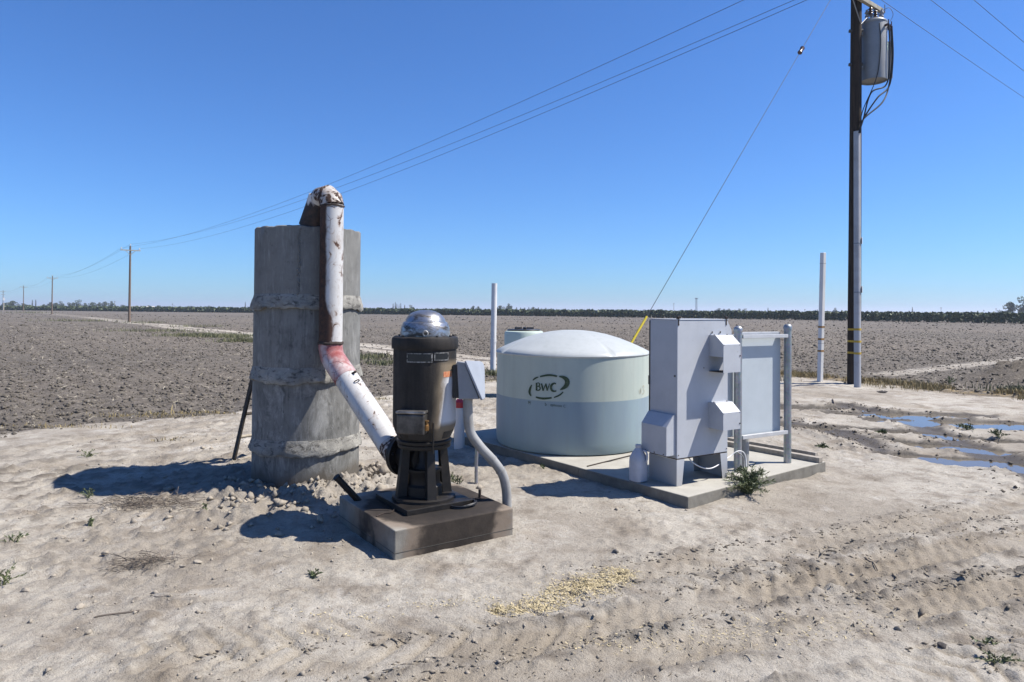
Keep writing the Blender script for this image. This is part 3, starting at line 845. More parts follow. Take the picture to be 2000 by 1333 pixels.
def white_rust(name, base=(0.56, 0.55, 0.535), chip=0.56, side=None, red=False):
    """chipped white enamel over rusty steel; side = rust that took the weather side of the riser"""
    m, t = mat(name)
    p = t.pos(); o = t.obj(); s = t.sep(o)
    rn = t.noise(p, 26, 5, 0.7)
    rust = t.mix(t.mr(rn, 0.4, 0.65), (0.075, 0.036, 0.022), (0.018, 0.013, 0.011))
    c = t.mix(t.mr(t.noise(p, 4, 5, 0.7), 0.45, 0.75, 0, 0.35), base, (0.55, 0.52, 0.49))
    c = t.mix(t.mr(t.noise(p, 60, 3, 0.6), 0.66, 0.72, 0, 0.7), c, (0.25, 0.2, 0.16))
    ch = t.noise(t.mapping(p, (1, 1, 0.8)), 9, 6, 0.62, 1.4)
    thr = t.add(chip + 0.07, t.mul(t.sub(t.noise(p, 2.2, 2, 0.5), 0.5), -0.35))
    mask = t.mr(t.sub(ch, thr), 0.0, 0.02)
    c = t.mix(t.mul(t.mr(t.noise(t.mapping(p, (6, 6, 2.5)), 1, 6, 0.7), 0.5, 0.72), 0.5), c, (0.30, 0.24, 0.19))
    c = t.mix(t.mr(ch, t.sub(thr, 0.09), thr, 0, 0.55), c, (0.27, 0.17, 0.11))
    # fine cracks
    cr = t.voro(p, 7, 'DISTANCE_TO_EDGE')
    crk = t.mul(t.mr(cr, 0.02, 0.008), t.mr(t.noise(p, 3.3, 2, 0.5), 0.56, 0.6))
    mask = t.mx(mask, crk)
    if side:
        e = t.add(t.add(s[0], t.mul(t.sub(t.noise(p, 5, 5, 0.7), 0.5), 0.05)), side[0])
        bulge = t.mul(t.mr(t.ma('ABSOLUTE', t.add(s[2], -side[1])), side[2], 0.0, smooth=True), side[3])
        sm = t.mr(t.sub(e, bulge), 0.012, -0.012)
        brown = t.mix(t.mr(rn, 0.35, 0.7), (0.07, 0.03, 0.019), (0.10, 0.055, 0.036))
        rust = t.mix(t.mr(s[0], 0.02, -0.03), brown, rust)
        mask = t.mx(mask, sm)
    if red:
        c = t.mix(t.mr(t.noise(p, 7, 5, 0.7), 0.4, 0.68), (0.26, 0.06, 0.055), (0.42, 0.22, 0.21))
        c = t.mix(t.mr(t.noise(p, 3.1, 4, 0.6), 0.5, 0.64), c, (0.56, 0.47, 0.45))
        mask = t.mul(mask, 0.7)
    c = t.mix(mask, c, rust)
    t.done(c, t.mr(mask, 0, 1, 0.42, 0.85), 0, t.bump(t.sub(t.mul(rn, 0.3), mask), 0.35, 0.004), 0.45)
    return m
PIPEW = white_rust('chipped_white_pipe', chip=0.575)
PIPEW2 = white_rust('chipped_white_elbow', (0.50, 0.47, 0.43), chip=0.42)
PIPER = white_rust('rusted_white_riser', chip=0.55, side=(0.024, 1.78, 0.34, 0.085))
PIPERED = white_rust('red_primed_steel', red=True, chip=0.58)
RUSTD = simple('dark_rust', (0.05, 0.032, 0.024), 0.85, var=0.3, scale=14, bump=0.5, bd=0.005)
OILY = simple('oily_black_iron', (0.008, 0.007, 0.0065), 0.5, col2=(0.022, 0.018, 0.015), scale=16, bump=0.4, bd=0.004, spec=0.35)
def motor_paint():
    m, t = mat('oily_motor_paint')
    o = t.obj(); s = t.sep(o); p = o
    n = t.noise(p, 5, 6, 0.7); f = t.noise(p, 55, 4, 0.7)
    dk = t.mix(t.mr(t.noise(t.mapping(p, (9, 9, 1.2)), 1, 5, 0.65), 0.4, 0.65), (0.012, 0.0105, 0.0095), (0.032, 0.027, 0.023))
    dk = t.mix(t.mr(f, 0.55, 0.75, 0, 0.35), dk, (0.055, 0.045, 0.035))
    dk = t.mix(t.mr(f, 0.45, 0.3, 0, 0.7), dk, (0.012, 0.011, 0.010))
    # paint still clean on the side towards the junction box
    wob = t.mul(t.sub(t.noise(t.mapping(p, (4, 4, 1.6)), 1, 5, 0.65), 0.5), 0.14)
    ax = t.add(t.add(s[0], t.mul(s[1], 0.0)), wob)
    zt = t.mul(t.mr(t.add(s[2], t.mul(wob, .6)), 1.44, 1.38), t.mr(s[2], 0.955, 1.0))
    grow = t.mr(s[2], 1.4, 1.0, 0.0, 0.06)
    tan_ = t.mul(t.mr(t.add(ax, grow), 0.115, 0.225, smooth=True), t.mr(s[2], 1.56, 1.50))
    wht = t.mul(t.mr(t.add(ax, grow), 0.19, 0.25, smooth=True), zt)
    c = t.mix(t.mul(tan_, 0.85), dk, (0.24, 0.19, 0.13))
    c = t.mix(wht, c, (0.55, 0.56, 0.585))
    t.done(c, t.mr(n, 0.3, 0.7, 0.55, 0.8), 0, t.bump(f, 0.4, 0.005), 0.3)
    return m
MOTOR = motor_paint()
def dome_metal():
    m, t = mat('grimy_polished_steel')
    p = t.obj()
    n = t.noise(t.mapping(p, (1, 1, 2.2)), 7, 6, 0.65, 0.8)
    g = t.mr(n, 0.43, 0.6)
    c = t.mix(g, (0.44, 0.44, 0.45), (0.09, 0.08, 0.07))
    c = t.mix(t.mr(t.noise(p, 70, 3, 0.6), 0.6, 0.8, 0, 0.4), c, (0.3, 0.28, 0.25))
    t.done(c, t.mr(g, 0, 1, 0.3, 0.55), 0.85, t.bump(n, 0.25, 0.02), 0.5)
    return m
DOME = dome_metal()
ALUM = simple('dull_aluminium', (0.42, 0.41, 0.40), 0.42, metal=0.85, col2=(0.10, 0.09, 0.08), scale=12, bump=0.2)
DARKBOX = simple('sooty_steel_box', (0.13, 0.12, 0.11), 0.4, metal=0.5, col2=(0.03, 0.028, 0.026), scale=9, bump=0.2)
GREYP = simple('grey_enamel', (0.27, 0.285, 0.31), 0.45, var=0.1, scale=6, bump=0.08)
PVCG = simple('weathered_grey_conduit', (0.30, 0.30, 0.295), 0.55, col2=(0.19, 0.18, 0.165), scale=7, bump=0.15, lo=0.45, hi=0.8)
PVCW = simple('white_pvc', (0.68, 0.675, 0.67), 0.45, col2=(0.56, 0.545, 0.53), scale=3, bump=0.08, lo=0.45, hi=0.8)
def powder_coat():
    m, t = mat('white_powder_coat')
    p = t.obj()
    n = t.noise(p, 4, 6, 0.65)
    c = t.mix(t.mr(n, 0.4, 0.75), (0.46, 0.478, 0.51), (0.405, 0.42, 0.45))
    c = t.mix(t.mr(t.noise(t.mapping(p, (28, 28, 1.0)), 1, 5, 0.7), 0.56, 0.8, 0, 0.3), c, (0.33, 0.325, 0.31))
    z = t.sep(p)[2]
    c = t.mix(t.mul(t.mr(t.add(z, t.mul(t.sub(t.noise(p, 8, 5, 0.7), 0.5), 0.3)), 0.42, 0.12), 0.5), c, (0.34, 0.31, 0.265))
    c = t.mix(t.mr(t.noise(p, 45, 3, 0.6), 0.68, 0.74, 0, 0.5), c, (0.2, 0.17, 0.14))
    t.done(c, t.mr(n, 0.3, 0.7, 0.36, 0.5), 0, t.bump(t.noise(p, 1.8, 3, 0.5), 0.12, 0.02))
    return m
CABW = powder_coat()
GALV = None
def galv():
    m, t = mat('galvanised_steel')
    p = t.obj()
    v = t.voro(p, 45, 'F1', 'Color')
    n = t.noise(p, 6, 5, 0.65)
    c = t.mix(t.mr(n, 0.35, 0.65), (0.44, 0.46, 0.48), (0.30, 0.32, 0.34))
    c = t.mix(0.18, c, v, 'MULTIPLY')
    t.done(c, t.mr(n, 0.3, 0.7, 0.38, 0.55), 0.75, t.bump(n, 0.1, 0.003))
    return m
GALV = galv()
ZINC = simple('bright_zinc_channel', (0.62, 0.62, 0.62), 0.45, metal=0.35, var=0.08, scale=9, bump=0.08)
def tank_plastic(name, top):
    m, t = mat(name)
    p = t.pos(); o = t.obj(); z = t.sep(o)[2]
    n = t.noise(t.mapping(p, (3, 3, 0.7)), 1.3, 5, 0.6)
    f = t.noise(p, 26, 4, 0.65)
    up = t.mix(t.mr(n, 0.35, 0.68), (0.60, 0.655, 0.595), (0.53, 0.60, 0.55))
    low = t.mix(t.mr(n, 0.35, 0.68), (0.31, 0.395, 0.47), (0.355, 0.46, 0.515))
    low = t.mix(t.mr(z, 0.35, 0.05, 0, 0.6), low, (0.34, 0.43, 0.43))
    if top: c = t.mix(t.mr(n, 0.35, 0.68), (0.64, 0.65, 0.64), (0.57, 0.585, 0.575))
    else: c = t.mix(t.mr(z, 0.694, 0.70), low, up)
    c = t.mix(t.mr(t.noise(t.mapping(p, (9, 9, 0.5)), 1, 4, 0.6), 0.55, 0.8, 0, 0.28), c, (0.34, 0.36, 0.32))
    c = t.mix(t.mr(f, 0.6, 0.78, 0, 0.22), c, (0.28, 0.28, 0.24))
    c = t.mix(1.0, c, (0.84, 0.86, 0.87) if top else (0.92, 0.92, 0.92), 'MULTIPLY')
    a = t.node('ShaderNodeBsdfPrincipled', {'Base Color': c, 'Roughness': 0.45, 'Specular IOR Level': 0.35, 'Normal': t.bump(f, 0.06, 0.004)})
    b = t.node('ShaderNodeBsdfTranslucent', {'Color': c})
    mx_ = t.node('ShaderNodeMixShader', {0: 0.28, 1: a.outputs[0], 2: b.outputs[0]})
    t.t.links.new(mx_.outputs[0], t.out.inputs[0])
    return m
TANKW = tank_plastic('green_white_poly', False)
TANKT = tank_plastic('white_poly_roof', True)
STENC = simple('green_stencil_paint', (0.035, 0.065, 0.03), 0.7, col2=(0.12, 0.16, 0.08), scale=30, bump=0, lo=0.5, hi=0.75)
BLACKP = simple('black_plastic', (0.02, 0.02, 0.022), 0.45, var=0.2, scale=10, bump=0.1)
ORANGE = simple('faded_orange_sticker', (0.50, 0.14, 0.05), 0.6, col2=(0.55, 0.34, 0.2), scale=40, bump=0)
BRASS = simple('brass', (0.42, 0.24, 0.09), 0.4, metal=0.8, col2=(0.16, 0.09, 0.04), scale=30, bump=0.1)
REDP = simple('red_plastic', (0.55, 0.03, 0.05), 0.4, var=0.1, scale=10, bump=0)
YELLOW = simple('yellow_plastic', (0.65, 0.50, 0.02), 0.45, var=0.1, scale=8, bump=0)
STEEL = simple('wire_steel', (0.25, 0.26, 0.28), 0.5, metal=0.6, var=0.1, scale=8, bump=0)
WIRE = simple('dark_wire', (0.06, 0.062, 0.07), 0.6, var=0.1, scale=8, bump=0)
CABLE = simple('black_cable', (0.015, 0.015, 0.017), 0.5, var=0.2, scale=20, bump=0.1)
def wood(name, a, b, rough=0.85, sc_=(30, 30, 0.8)):
    m, t = mat(name)
    p = t.obj()
    n = t.noise(t.mapping(p, sc_), 1.0, 5, 0.65)
    c = t.mix(t.mr(n, 0.35, 0.68), a, b)
    c = t.mix(t.mr(t.noise(p, 3.5, 4, 0.6), 0.5, 0.75, 0, 0.4), c, tuple(x * 0.5 for x in b))
    t.done(c, rough, 0, t.bump(n, 0.6, 0.008), 0.2)
    return m
POLEW = wood('creosoted_pole', (0.060, 0.042, 0.031), (0.024, 0.019, 0.016))
POLEF = wood('weathered_pole', (0.22, 0.16, 0.12), (0.13, 0.095, 0.07))
ARMW = wood('crossarm_wood', (0.42, 0.39, 0.32), (0.28, 0.25, 0.2), sc_=(8, 8, 8))
LADW = wood('ladder_wood', (0.10, 0.085, 0.07), (0.055, 0.048, 0.042), sc_=(25, 25, 4))
RUNGW = wood('pale_rung_wood', (0.45, 0.40, 0.33), (0.32, 0.28, 0.22), sc_=(25, 25, 4))
BOARDW = wood('grey_board', (0.42, 0.38, 0.33), (0.27, 0.235, 0.195), sc_=(18, 18, 18))

# ------------------------------------------------------------------ concrete standpipe
def make_standpipe():
    r = thing('concrete_standpipe', 'tall grey concrete standpipe of stacked pipe sections under the white gooseneck', 'standpipe', STAND)
    zs = [-0.12, 0.47, 1.265, 2.07, 2.905]
    radii = [0.60, 0.60, 0.60, 0.598]
    for i in range(4):
        def jit(k, a, i=i):
            s = 0.003 * math.sin(2 * a + i) + 0.001 * math.sin(11 * a + 2 * i)
            zz = 0
            if i == 3 and k >= 4:
                zz = 0.004 * math.sin(7 * a) + 0.004 * math.sin(17 * a + 1) + random.uniform(-.005, .005)
            return s, zz
        R_ = radii[i]
        z0, z1 = zs[i], zs[i + 1]
        # a hollow wall: outside up, over the rim, down the inside
        n_ = 6
        prof = [(R_, z0 + (z1 - z0) * j / n_ - (0.006 if j == n_ else 0)) for j in range(n_ + 1)]
        prof += [(R_ - 0.012, z1 + (0.004 if i == 3 else -0.006)), (R_ - 0.085, z1 + (0.004 if i == 3 else -0.006)), (R_ - 0.085, z0)]
        MB().lathe(prof, 96, STAND, jit, cap=False).build('pipe_section', STANDC, r, 40)
    # mould seam: a ragged ridge down the top section
    b = MB()
    for k in range(70):
        z = 2.16 + (2.88 - 2.16) * k / 70
        a = R(-83) + random.gauss(0, 0.012)
        s_ = random.uniform(0.006, 0.014)
        c = STAND + Vector((0.602 * math.cos(a), 0.602 * math.sin(a), z))
        b.lathe([(s_ * .3, -s_), (s_, -s_ * .3), (s_ * .8, s_ * .4), (s_ * .2, s_)], 5, c)
    b.build('seam', STANDC, r, 60)
    for ci, zc in enumerate(zs[1:4]):
        rr = random.Random(ci + 3)
        ph = [rr.uniform(0, 6.28) for _ in range(9)]
        def jit(k, a):
            w_ = 0.5 * math.sin(2 * a + ph[0]) + 0.4 * math.sin(5 * a + ph[1]) + 0.3 * math.sin(11 * a + ph[2]) + 0.25 * math.sin(23 * a + ph[3]) + 0.15 * math.sin(41 * a + ph[4])
            lump = 0.3 * math.sin(9 * a + ph[5] + k) + 0.25 * math.sin(19 * a + ph[6] - k) + 0.2 * math.sin(37 * a + 2 * k)
            dr = (0, 0.008, 0.012, 0.014, 0.012, 0.008, 0.003, 0)[k] * (lump + 0.12 * math.sin(61 * a + 3 * k) + rr.uniform(-.12, .12))
            dz = (0.022, 0.022, 0.012, 0, 0, 0, 0.012, 0)[k] * w_
            return dr, dz
        prof = [(0.598, -0.070), (0.628, -0.078), (0.637, -0.062), (0.628, -0.02), (0.618, 0.02), (0.609, 0.05), (0.603, 0.075), (0.597, 0.088)]
        MB().lathe([(a, zc + z) for a, z in prof], 160, STAND, jit, cap=False).build('mortar_collar', MORTAR, r, 50)
    return r
make_standpipe()

# ------------------------------------------------------------------ white discharge pipe
RIS = Vector((-1.97, 7.43, 0))
PD = Vector((PUMP.x - RIS.x, PUMP.y - RIS.y, 0)); PDn = PD.normalized()
def make_discharge():
    r = thing('discharge_pipe', 'chipped white steel pipe with red elbow and rusty gooseneck rising from the pump', 'pipe', RIS)
    rad = 0.125
    MB().tube([RIS + ZZ * z for z in np.linspace(1.62, 3.13, 12)], rad, 40).build('riser', PIPER, r, 40)
    # gooseneck: mitred elbow and flared spout turned over the standpipe
    sd = Vector((STAND.x - RIS.x, STAND.y - RIS.y, 0)).normalized()
    sd = Vector((-0.78, 0.62, 0)).normalized()
    e0 = RIS + ZZ * 3.12
    e1 = RIS + ZZ * 3.185 + sd * 0.02
    e2 = RIS + ZZ * 3.228 + sd * 0.08
    e3 = RIS + ZZ * 3.222 + sd * 0.17
    e4 = RIS + ZZ * 3.16 + sd * 0.26
    MB().tube([e0, e1, e2, e3, e4], rad + 0.004, 40).build('top_elbow', PIPEW2, r, 28)
    sp0 = e3; spd = (sd * 0.36 + ZZ * -0.93).normalized()
    c = RIS + ZZ * 3.225 + sd * 0.215
    ring = [c, c + spd * 0.08, c + spd * 0.30]
    # spout: hollow flared outlet
    b = MB(); b.tube([c - spd * 0.02, c + spd * 0.10, c + spd * 0.33, c + spd * 0.335, c + spd * 0.10], [rad + .002, rad + 0.012, rad + 0.035, rad + 0.025, rad], 40, cap=False)
    m, t = mat('rusted_spout')
    o = t.obj(); z = t.sep(o)[2]; p = t.pos()
    ru = t.mix(t.mr(t.noise(p, 18, 5, 0.7), 0.4, 0.65), (0.06, 0.034, 0.024), (0.016, 0.013, 0.012))
    wh = t.mix(t.mr(t.noise(p, 5, 5, 0.7), 0.45, 0.7), (0.66, 0.63, 0.60), (0.40, 0.36, 0.32))
    k = t.mr(t.add(z, t.mul(t.sub(t.noise(t.mapping(p, (10, 10, 4)), 1, 5, 0.7), 0.5), 0.24)), 3.13, 3.17)
    t.done(t.mix(k, ru, wh), 0.75, 0, t.bump(t.noise(p, 18, 5, 0.7), 0.4, 0.006))
    b.build('spout', m, r, 30)
    # lower run
    zc = 0.62
    f0 = PUMP - PDn * 0.30 + ZZ * zc           # flange face
    f1 = PUMP - PDn * 0.40 + ZZ * zc
    k0 = PUMP - PDn * 0.44 + ZZ * zc
    k1 = RIS + ZZ * (1.50)
    sl = (k1 - k0).normalized()
    a = k0 + sl * 0.09; bb = k1 - sl * 0.40
    MB().tube([a + (bb - a) * q for q in np.linspace(0, 1, 8)], rad, 40).build('slanted_run', PIPEW, r, 40)
    MB().tube([f0 - PDn * 0.03, f1, k0 - PDn * 0.015 + ZZ * 0.012, a - sl * 0.003, a + sl * 0.01], rad + 0.002, 40).build('lower_elbow', PIPEW2, r, 25)
    MB().tube([f1 + (k0 - f1) * -0.25, f1 + (k0 - f1) * 0.05], rad + 0.007, 40).build('weld_bead', RUSTD, r, 30)
    MB().tube([bb - sl * 0.01, bb + sl * 0.3, k1 + sl * -0.04 + ZZ * 0.01, k1 + ZZ * 0.075, k1 + ZZ * 0.13], rad + 0.003, 40).build('red_elbow', PIPERED, r, 25)
    tag(bpy.context.scene.objects['red_elbow'], 'elbow coated in red primer')
    MB().lathe([(rad + .0045, 1.612), (rad + .012, 1.62), (rad + .012, 1.635), (rad + .004, 1.645)], 40, RIS, lambda i, a_: (0.003 * math.sin(13 * a_), 0.004 * math.sin(5 * a_))).build('weld_bead', RUSTD, r, 40)
    MB().lathe([(rad + .005, 3.105), (rad + .008, 3.112), (rad + .008, 3.12), (rad + .005, 3.127)], 40, RIS, lambda i, a_: (0.003 * math.sin(11 * a_), 0.004 * math.sin(4 * a_)), cap=False).build('weld_bead', RUSTD, r, 40)
    # flange: two bolted discs
    fl = MB().tube([f0 - PDn * 0.022, f0 - PDn * 0.002], 0.20, 40).build('flange', OILY, r, 40)
    for q in range(8):
        b = MB()
        an = 2 * PI * q / 8 + 0.2
        side = PDn.cross(ZZ)
        c0 = f0 + (side * math.cos(an) + ZZ * math.sin(an)) * 0.165
        b.tube([c0 - PDn * 0.05, c0 + PDn * 0.06], 0.014, 6)
        b.build('flange_bolt', OILY, r, 30)
    # lifting lug, air nipple
    side = sl.cross(ZZ).normalized()
    up = side.cross(sl).normalized()
    if up.z < 0: up = -up
    out = (up * 0.75 + Vector((0.35, -0.55, 0))).normalized()
    lp = k1 - sl * 0.52
    base = lp + out * (rad - 0.004)
    tt = sl.cross(out).normalized()
    MB().tube(smooth_path([base + tt * 0.022, base + tt * 0.024 + out * 0.03, base + out * 0.052, base - tt * 0.024 + out * 0.03, base - tt * 0.022], 5), 0.006, 8).build('lifting_lug', RUSTD, r, 60)
    b2 = k1 - sl * 0.40 + out * (rad - 0.01)
    MB().tube([b2, b2 + (out + tt * 0.6).normalized() * 0.07], 0.013, 10).build('air_nipple', RUSTD, r, 60)
    return r
make_discharge()
# the water falling from the spout into the standpipe
m, t = mat('falling_water')
p = t.pos()
st = t.noise(t.mapping(p, (45, 45, 5)), 1, 4, 0.7)
gl = t.node('ShaderNodeBsdfPrincipled', {'Base Color': (0.75, 0.82, 0.88), 'Roughness': 0.25, 'Specular IOR Level': 0.6})
tr_ = t.node('ShaderNodeBsdfTransparent')
mxn = t.node('ShaderNodeMixShader', {0: t.mr(st, 0.42, 0.62, 0.1, 0.75), 1: tr_.outputs[0], 2: gl.outputs[0]})
t.t.links.new(mxn.outputs[0], t.out.inputs[0])
_sd = Vector((-0.78, 0.62, 0)).normalized()
wc = RIS + _sd * 0.33 + ZZ * 2.95
o = MB().tube([wc + _sd * (0.012 * q * q) - ZZ * (0.06 * q) for q in range(8)], [0.10 + 0.004 * q for q in range(8)], 28, cap=False).build('falling_water', m, None, 60)
tag(o, 'sheet of water falling from the rusty gooseneck into the concrete standpipe', 'water')

# ------------------------------------------------------------------ turbine pump and its motor
def ring_patch(c, rad, a0, a1, z0, z1, th=0.004, n=12):
    b = MB()
    vs, fs = [], []
    for i in range(n + 1):
        a = a0 + (a1 - a0) * i / n
        for (rr, z) in ((rad, z0), (rad, z1), (rad + th, z1), (rad + th, z0)):
            vs.append(c + Vector((rr * math.cos(a), rr * math.sin(a), z)))
    for i in range(n):
        for k in range(4):
            k2 = (k + 1) % 4
            fs.append([i * 4 + k, i * 4 + k2, i * 4 + 4 + k2, i * 4 + 4 + k])
    fs.append([0, 1, 2, 3]); fs.append([n * 4 + 3, n * 4 + 2, n * 4 + 1, n * 4])
    return b.addv(vs, fs)
def make_pump():
    r = thing('turbine_pump', 'oil blackened vertical turbine pump with dark motor and shiny domed cap', 'pump', PUMP)
    Z0 = 0.232
    MB().box(PUMP, PU, PV, ZZ, -0.33, 0.33, -0.33, 0.33, Z0 - 0.004, Z0 + 0.045).build('base_plate', OILY, r, None, 0.004)
    MB().lathe([(0.29, Z0 + 0.046), (0.29, Z0 + 0.068), (0.275, Z0 + 0.075), (0.14, Z0 + 0.078)], 40, PUMP).build('base_ring', OILY, r, 40)
    MB().lathe([(0.17, Z0 + 0.07), (0.17, Z0 + 0.16), (0.15, Z0 + 0.18), (0.145, 0.50), (0.16, 0.52), (0.16, 0.545), (0.10, 0.55), (0.07, 0.60), (0.06, 0.75)], 32, PUMP).build('head_column', OILY, r, 40)
    MB().tube([PUMP + ZZ * 0.62, PUMP - PDn * 0.275 + ZZ * 0.62], 0.132, 32).build('discharge_neck', OILY, r, 40)
    MB().tube([PUMP - PDn * 0.296 + ZZ * 0.62, PUMP - PDn * 0.266 + ZZ * 0.62], 0.20, 40).build('neck_flange', OILY, r, 40)
    for i in range(4):
        a = R(-66 + 90 * i) if i != 1 else R(25)
        d = Vector((math.cos(a), math.sin(a), 0)); s_ = Vector((-d.y, d.x, 0))
        # tapered channel leg
        b = MB()
        for (o0, o1, w0, w1) in ((0.0, 0.014, 0.042, 0.034), (-0.07, 0.0, 0.042, 0.034)):
            if o0 == 0.0:
                p = [PUMP + d * (0.245 + o0) + s_ * -w0 + ZZ * (Z0 + .07), PUMP + d * (0.245 + o0) + s_ * w0 + ZZ * (Z0 + .07), PUMP + d * (0.195 + o0) + s_ * w1 + ZZ * 0.745, PUMP + d * (0.195 + o0) - s_ * w1 + ZZ * 0.745]
                b.prism(p, d * 0.014)
            else:
                for sg in (-1, 1):
                    p = [PUMP + d * (0.172) + s_ * sg * w0 + ZZ * (Z0 + .07), PUMP + d * 0.245 + s_ * sg * w0 + ZZ * (Z0 + .07), PUMP + d * 0.195 + s_ * sg * w1 + ZZ * 0.745, PUMP + d * 0.14 + s_ * sg * w1 + ZZ * 0.745]
                    b.prism(p, s_ * sg * -0.012)
        b.build('leg', OILY, r)
    MB().lathe([(0.06, 0.742), (0.238, 0.742), (0.243, 0.752), (0.243, 0.775), (0.235, 0.782), (0.248, 0.786), (0.252, 0.795), (0.252, 0.812), (0.24, 0.822)], 48, PUMP).build('motor_flange', OILY, r, 35)
    MB().lathe([(0.235, 0.822), (0.24, 0.83), (0.285, 0.935), (0.289, 0.955), (0.289, 1.64)], 64, PUMP).build('motor_body', MOTOR, r, 35)
    # dark openings at the foot of the motor
    for a in (-92, -20, 52, 124, 196):
        b = MB()
        vs = []
        for (dz, rr) in ((0.84, 0.2475), (0.905, 0.2755)):
            for q in range(7):
                an = R(a - 24 + 8 * q)
                vs.append(PUMP + Vector(((rr) * math.cos(an), (rr) * math.sin(an), dz)))
        b.addv(vs, [[q, q + 1, 7 + q + 1, 7 + q] for q in range(6)])
        b.build('vent', CABLE, r)
    MB().lathe([(0.30, 1.640), (0.306, 1.655), (0.306, 1.72), (0.300, 1.742), (0.285, 1.752), (0.20, 1.754)], 64, PUMP, lambda i, a: (0.0, 0.002 * math.sin(9 * a))).build('top_cover', MOTOR, r, 35)
    MB().lathe([(0.228, 1.754), (0.2285, 1.79), (0.222, 1.835), (0.210, 1.868), (0.203, 1.880), (0.192, 1.885)], 56, PUMP).build('dome_skirt', DOME, r, 30)
    MB().lathe([(0.188, 1.886), (0.180, 1.908), (0.160, 1.940), (0.130, 1.964), (0.095, 1.981), (0.055, 1.991), (0.0, 1.995)], 56, PUMP).build('dome_cap', DOME, r, 60)
    # lifting eye in front of the dome
    c = PUMP + Vector((0.035, -0.255, 1.785))
    MB().tube([c + Vector((math.cos(a) * 0.021, math.sin(a) * -0.006, math.sin(a) * 0.024)) for a in np.linspace(0, 2 * PI, 20, endpoint=False)], 0.0065, 8, close=True).build('lifting_eye', simple('worn_eye_steel', (0.6, 0.58, 0.54), 0.5, metal=0.3), r, 60)
    MB().tube([c - ZZ * 0.03, c - ZZ * 0.045], 0.014, 8).build('eye_bolt', OILY, r, 40)
    for an in (20, 90, 160, 230, 300, 335):
        c = PUMP + Vector((0.268 * math.cos(R(an)), 0.268 * math.sin(R(an)), 1.752))
        MB().tube([c, c + ZZ * 0.014], 0.013, 6).build('cover_bolt', OILY, r, 30)
    # name plates: raised frame and dark face
    PLF = simple('worn_plate_metal', (0.34, 0.33, 0.31), 0.5, metal=0.5, col2=(0.02, 0.02, 0.02), scale=38, bump=0.1, lo=0.42, hi=0.62)
    PLB = simple('black_name_plate', (0.008, 0.008, 0.008), 0.35, col2=(0.05, 0.05, 0.05), scale=60, bump=0.1, lo=0.6, hi=0.75)
    for (a0, a1, z0, z1) in ((-115.5, -69.5, 1.530, 1.612), (-66.5, -38, 1.545, 1.617)):
        pl = ring_patch(PUMP, 0.289, R(a0), R(a1), z0, z1, 0.003).build('name_plate', PLB, r, 30)
        fr = MB()
        for q in (ring_patch(PUMP, 0.2895, R(a0), R(a1), z1 - 0.007, z1, 0.006), ring_patch(PUMP, 0.2895, R(a0), R(a1), z0, z0 + 0.009, 0.006),
                  ring_patch(PUMP, 0.2895, R(a0), R(a0 + 1.4), z0 + .008, z1 - .006, 0.006, 2), ring_patch(PUMP, 0.2895, R(a1 - (2.6 if a0 < -90 else 1.4)), R(a1), z0 + .008, z1 - .006, 0.006, 3)):
            fr.addv(q.v, q.f)
        fr.build('plate_frame', PLF, pl, 30)
    ring_patch(PUMP, 0.2885, R(-48), R(-27), 1.395, 1.445, 0.002, 6).build('warning_sticker', ORANGE, r, 30)
    # front terminal box with a lighter lid
    fx = Vector((-0.115, -0.272, 0)).normalized()
    fs = Vector((-fx.y, fx.x, 0))
    c0 = PUMP + fx * 0.26
    fo = Vector((-0.15, -0.99, 0)).normalized(); fo2 = Vector((-fo.y, fo.x, 0))
    c0 = PUMP + Vector((-0.060, -0.245, 0))
    bx = MB().box(c0, fo2, fo, ZZ, -0.125, 0.125, -0.02, 0.125, 0.905, 1.088).build('terminal_box', DARKBOX, r, None, 0.018, 3)
    MB().box(c0, fo2, fo, ZZ, -0.131, 0.131, -0.02, 0.131, 1.089, 1.112).build('box_lid', ALUM, bx, None, 0.008, 2)
    MB().tube([PUMP + Vector((0.055, -0.25, 0.985)), PUMP + Vector((0.06, -0.33, 0.975))], 0.018, 10).build('drain_valve', BRASS, r, 40)
    MB().lathe([(0.02, 0.94), (0.024, 0.955), (0.024, 0.985), (0.013, 0.99), (0.013, 1.015), (0.022, 1.018), (0.022, 1.03)], 12, PUMP + Vector((0.06, -0.335, 0))).build('valve_body', BRASS, r, 40)
    MB().tube([PUMP + Vector((0.115, -0.285, z)) for z in (0.73, 0.80, 0.86, 0.93, 1.0)], [0.007, 0.007, 0.009, 0.007, 0.008], 8).build('oil_tube', OILY, r, 40)
    # junction box: wedge with a slanted lid, facing right
    near = [atY(892, 706, 6.16), atY(907, 708.5, 6.14), atY(936, 780, 6.09), atY(896, 780, 6.14)]
    far = [atY(899, 707, 6.42), atY(930, 709, 6.40), atY(938, 779, 6.34), atY(903, 780, 6.40)]
    jb = MB().addv(near + far, [[0, 1, 2, 3], [7, 6, 5, 4], [0, 4, 5, 1], [1, 5, 6, 2], [2, 6, 7, 3], [3, 7, 4, 0]]).build('junction_box', GREYP, r, None, 0.008, 2)
    MB().box(PUMP, (1, 0, 0), (0, 1, 0), ZZ, 0.27, 0.36, -0.13, 0.08, 1.20, 1.50).build('box_mount', CABLE, r)
    q0, q1, q2, q3 = atY(906, 706, 6.12), atY(939, 783, 6.06), atY(944, 780, 6.37), atY(943, 708, 6.42)
    nn = (q1 - q0).cross(q3 - q0).normalized()
    if nn.x < 0: nn = -nn
    ring_ = []
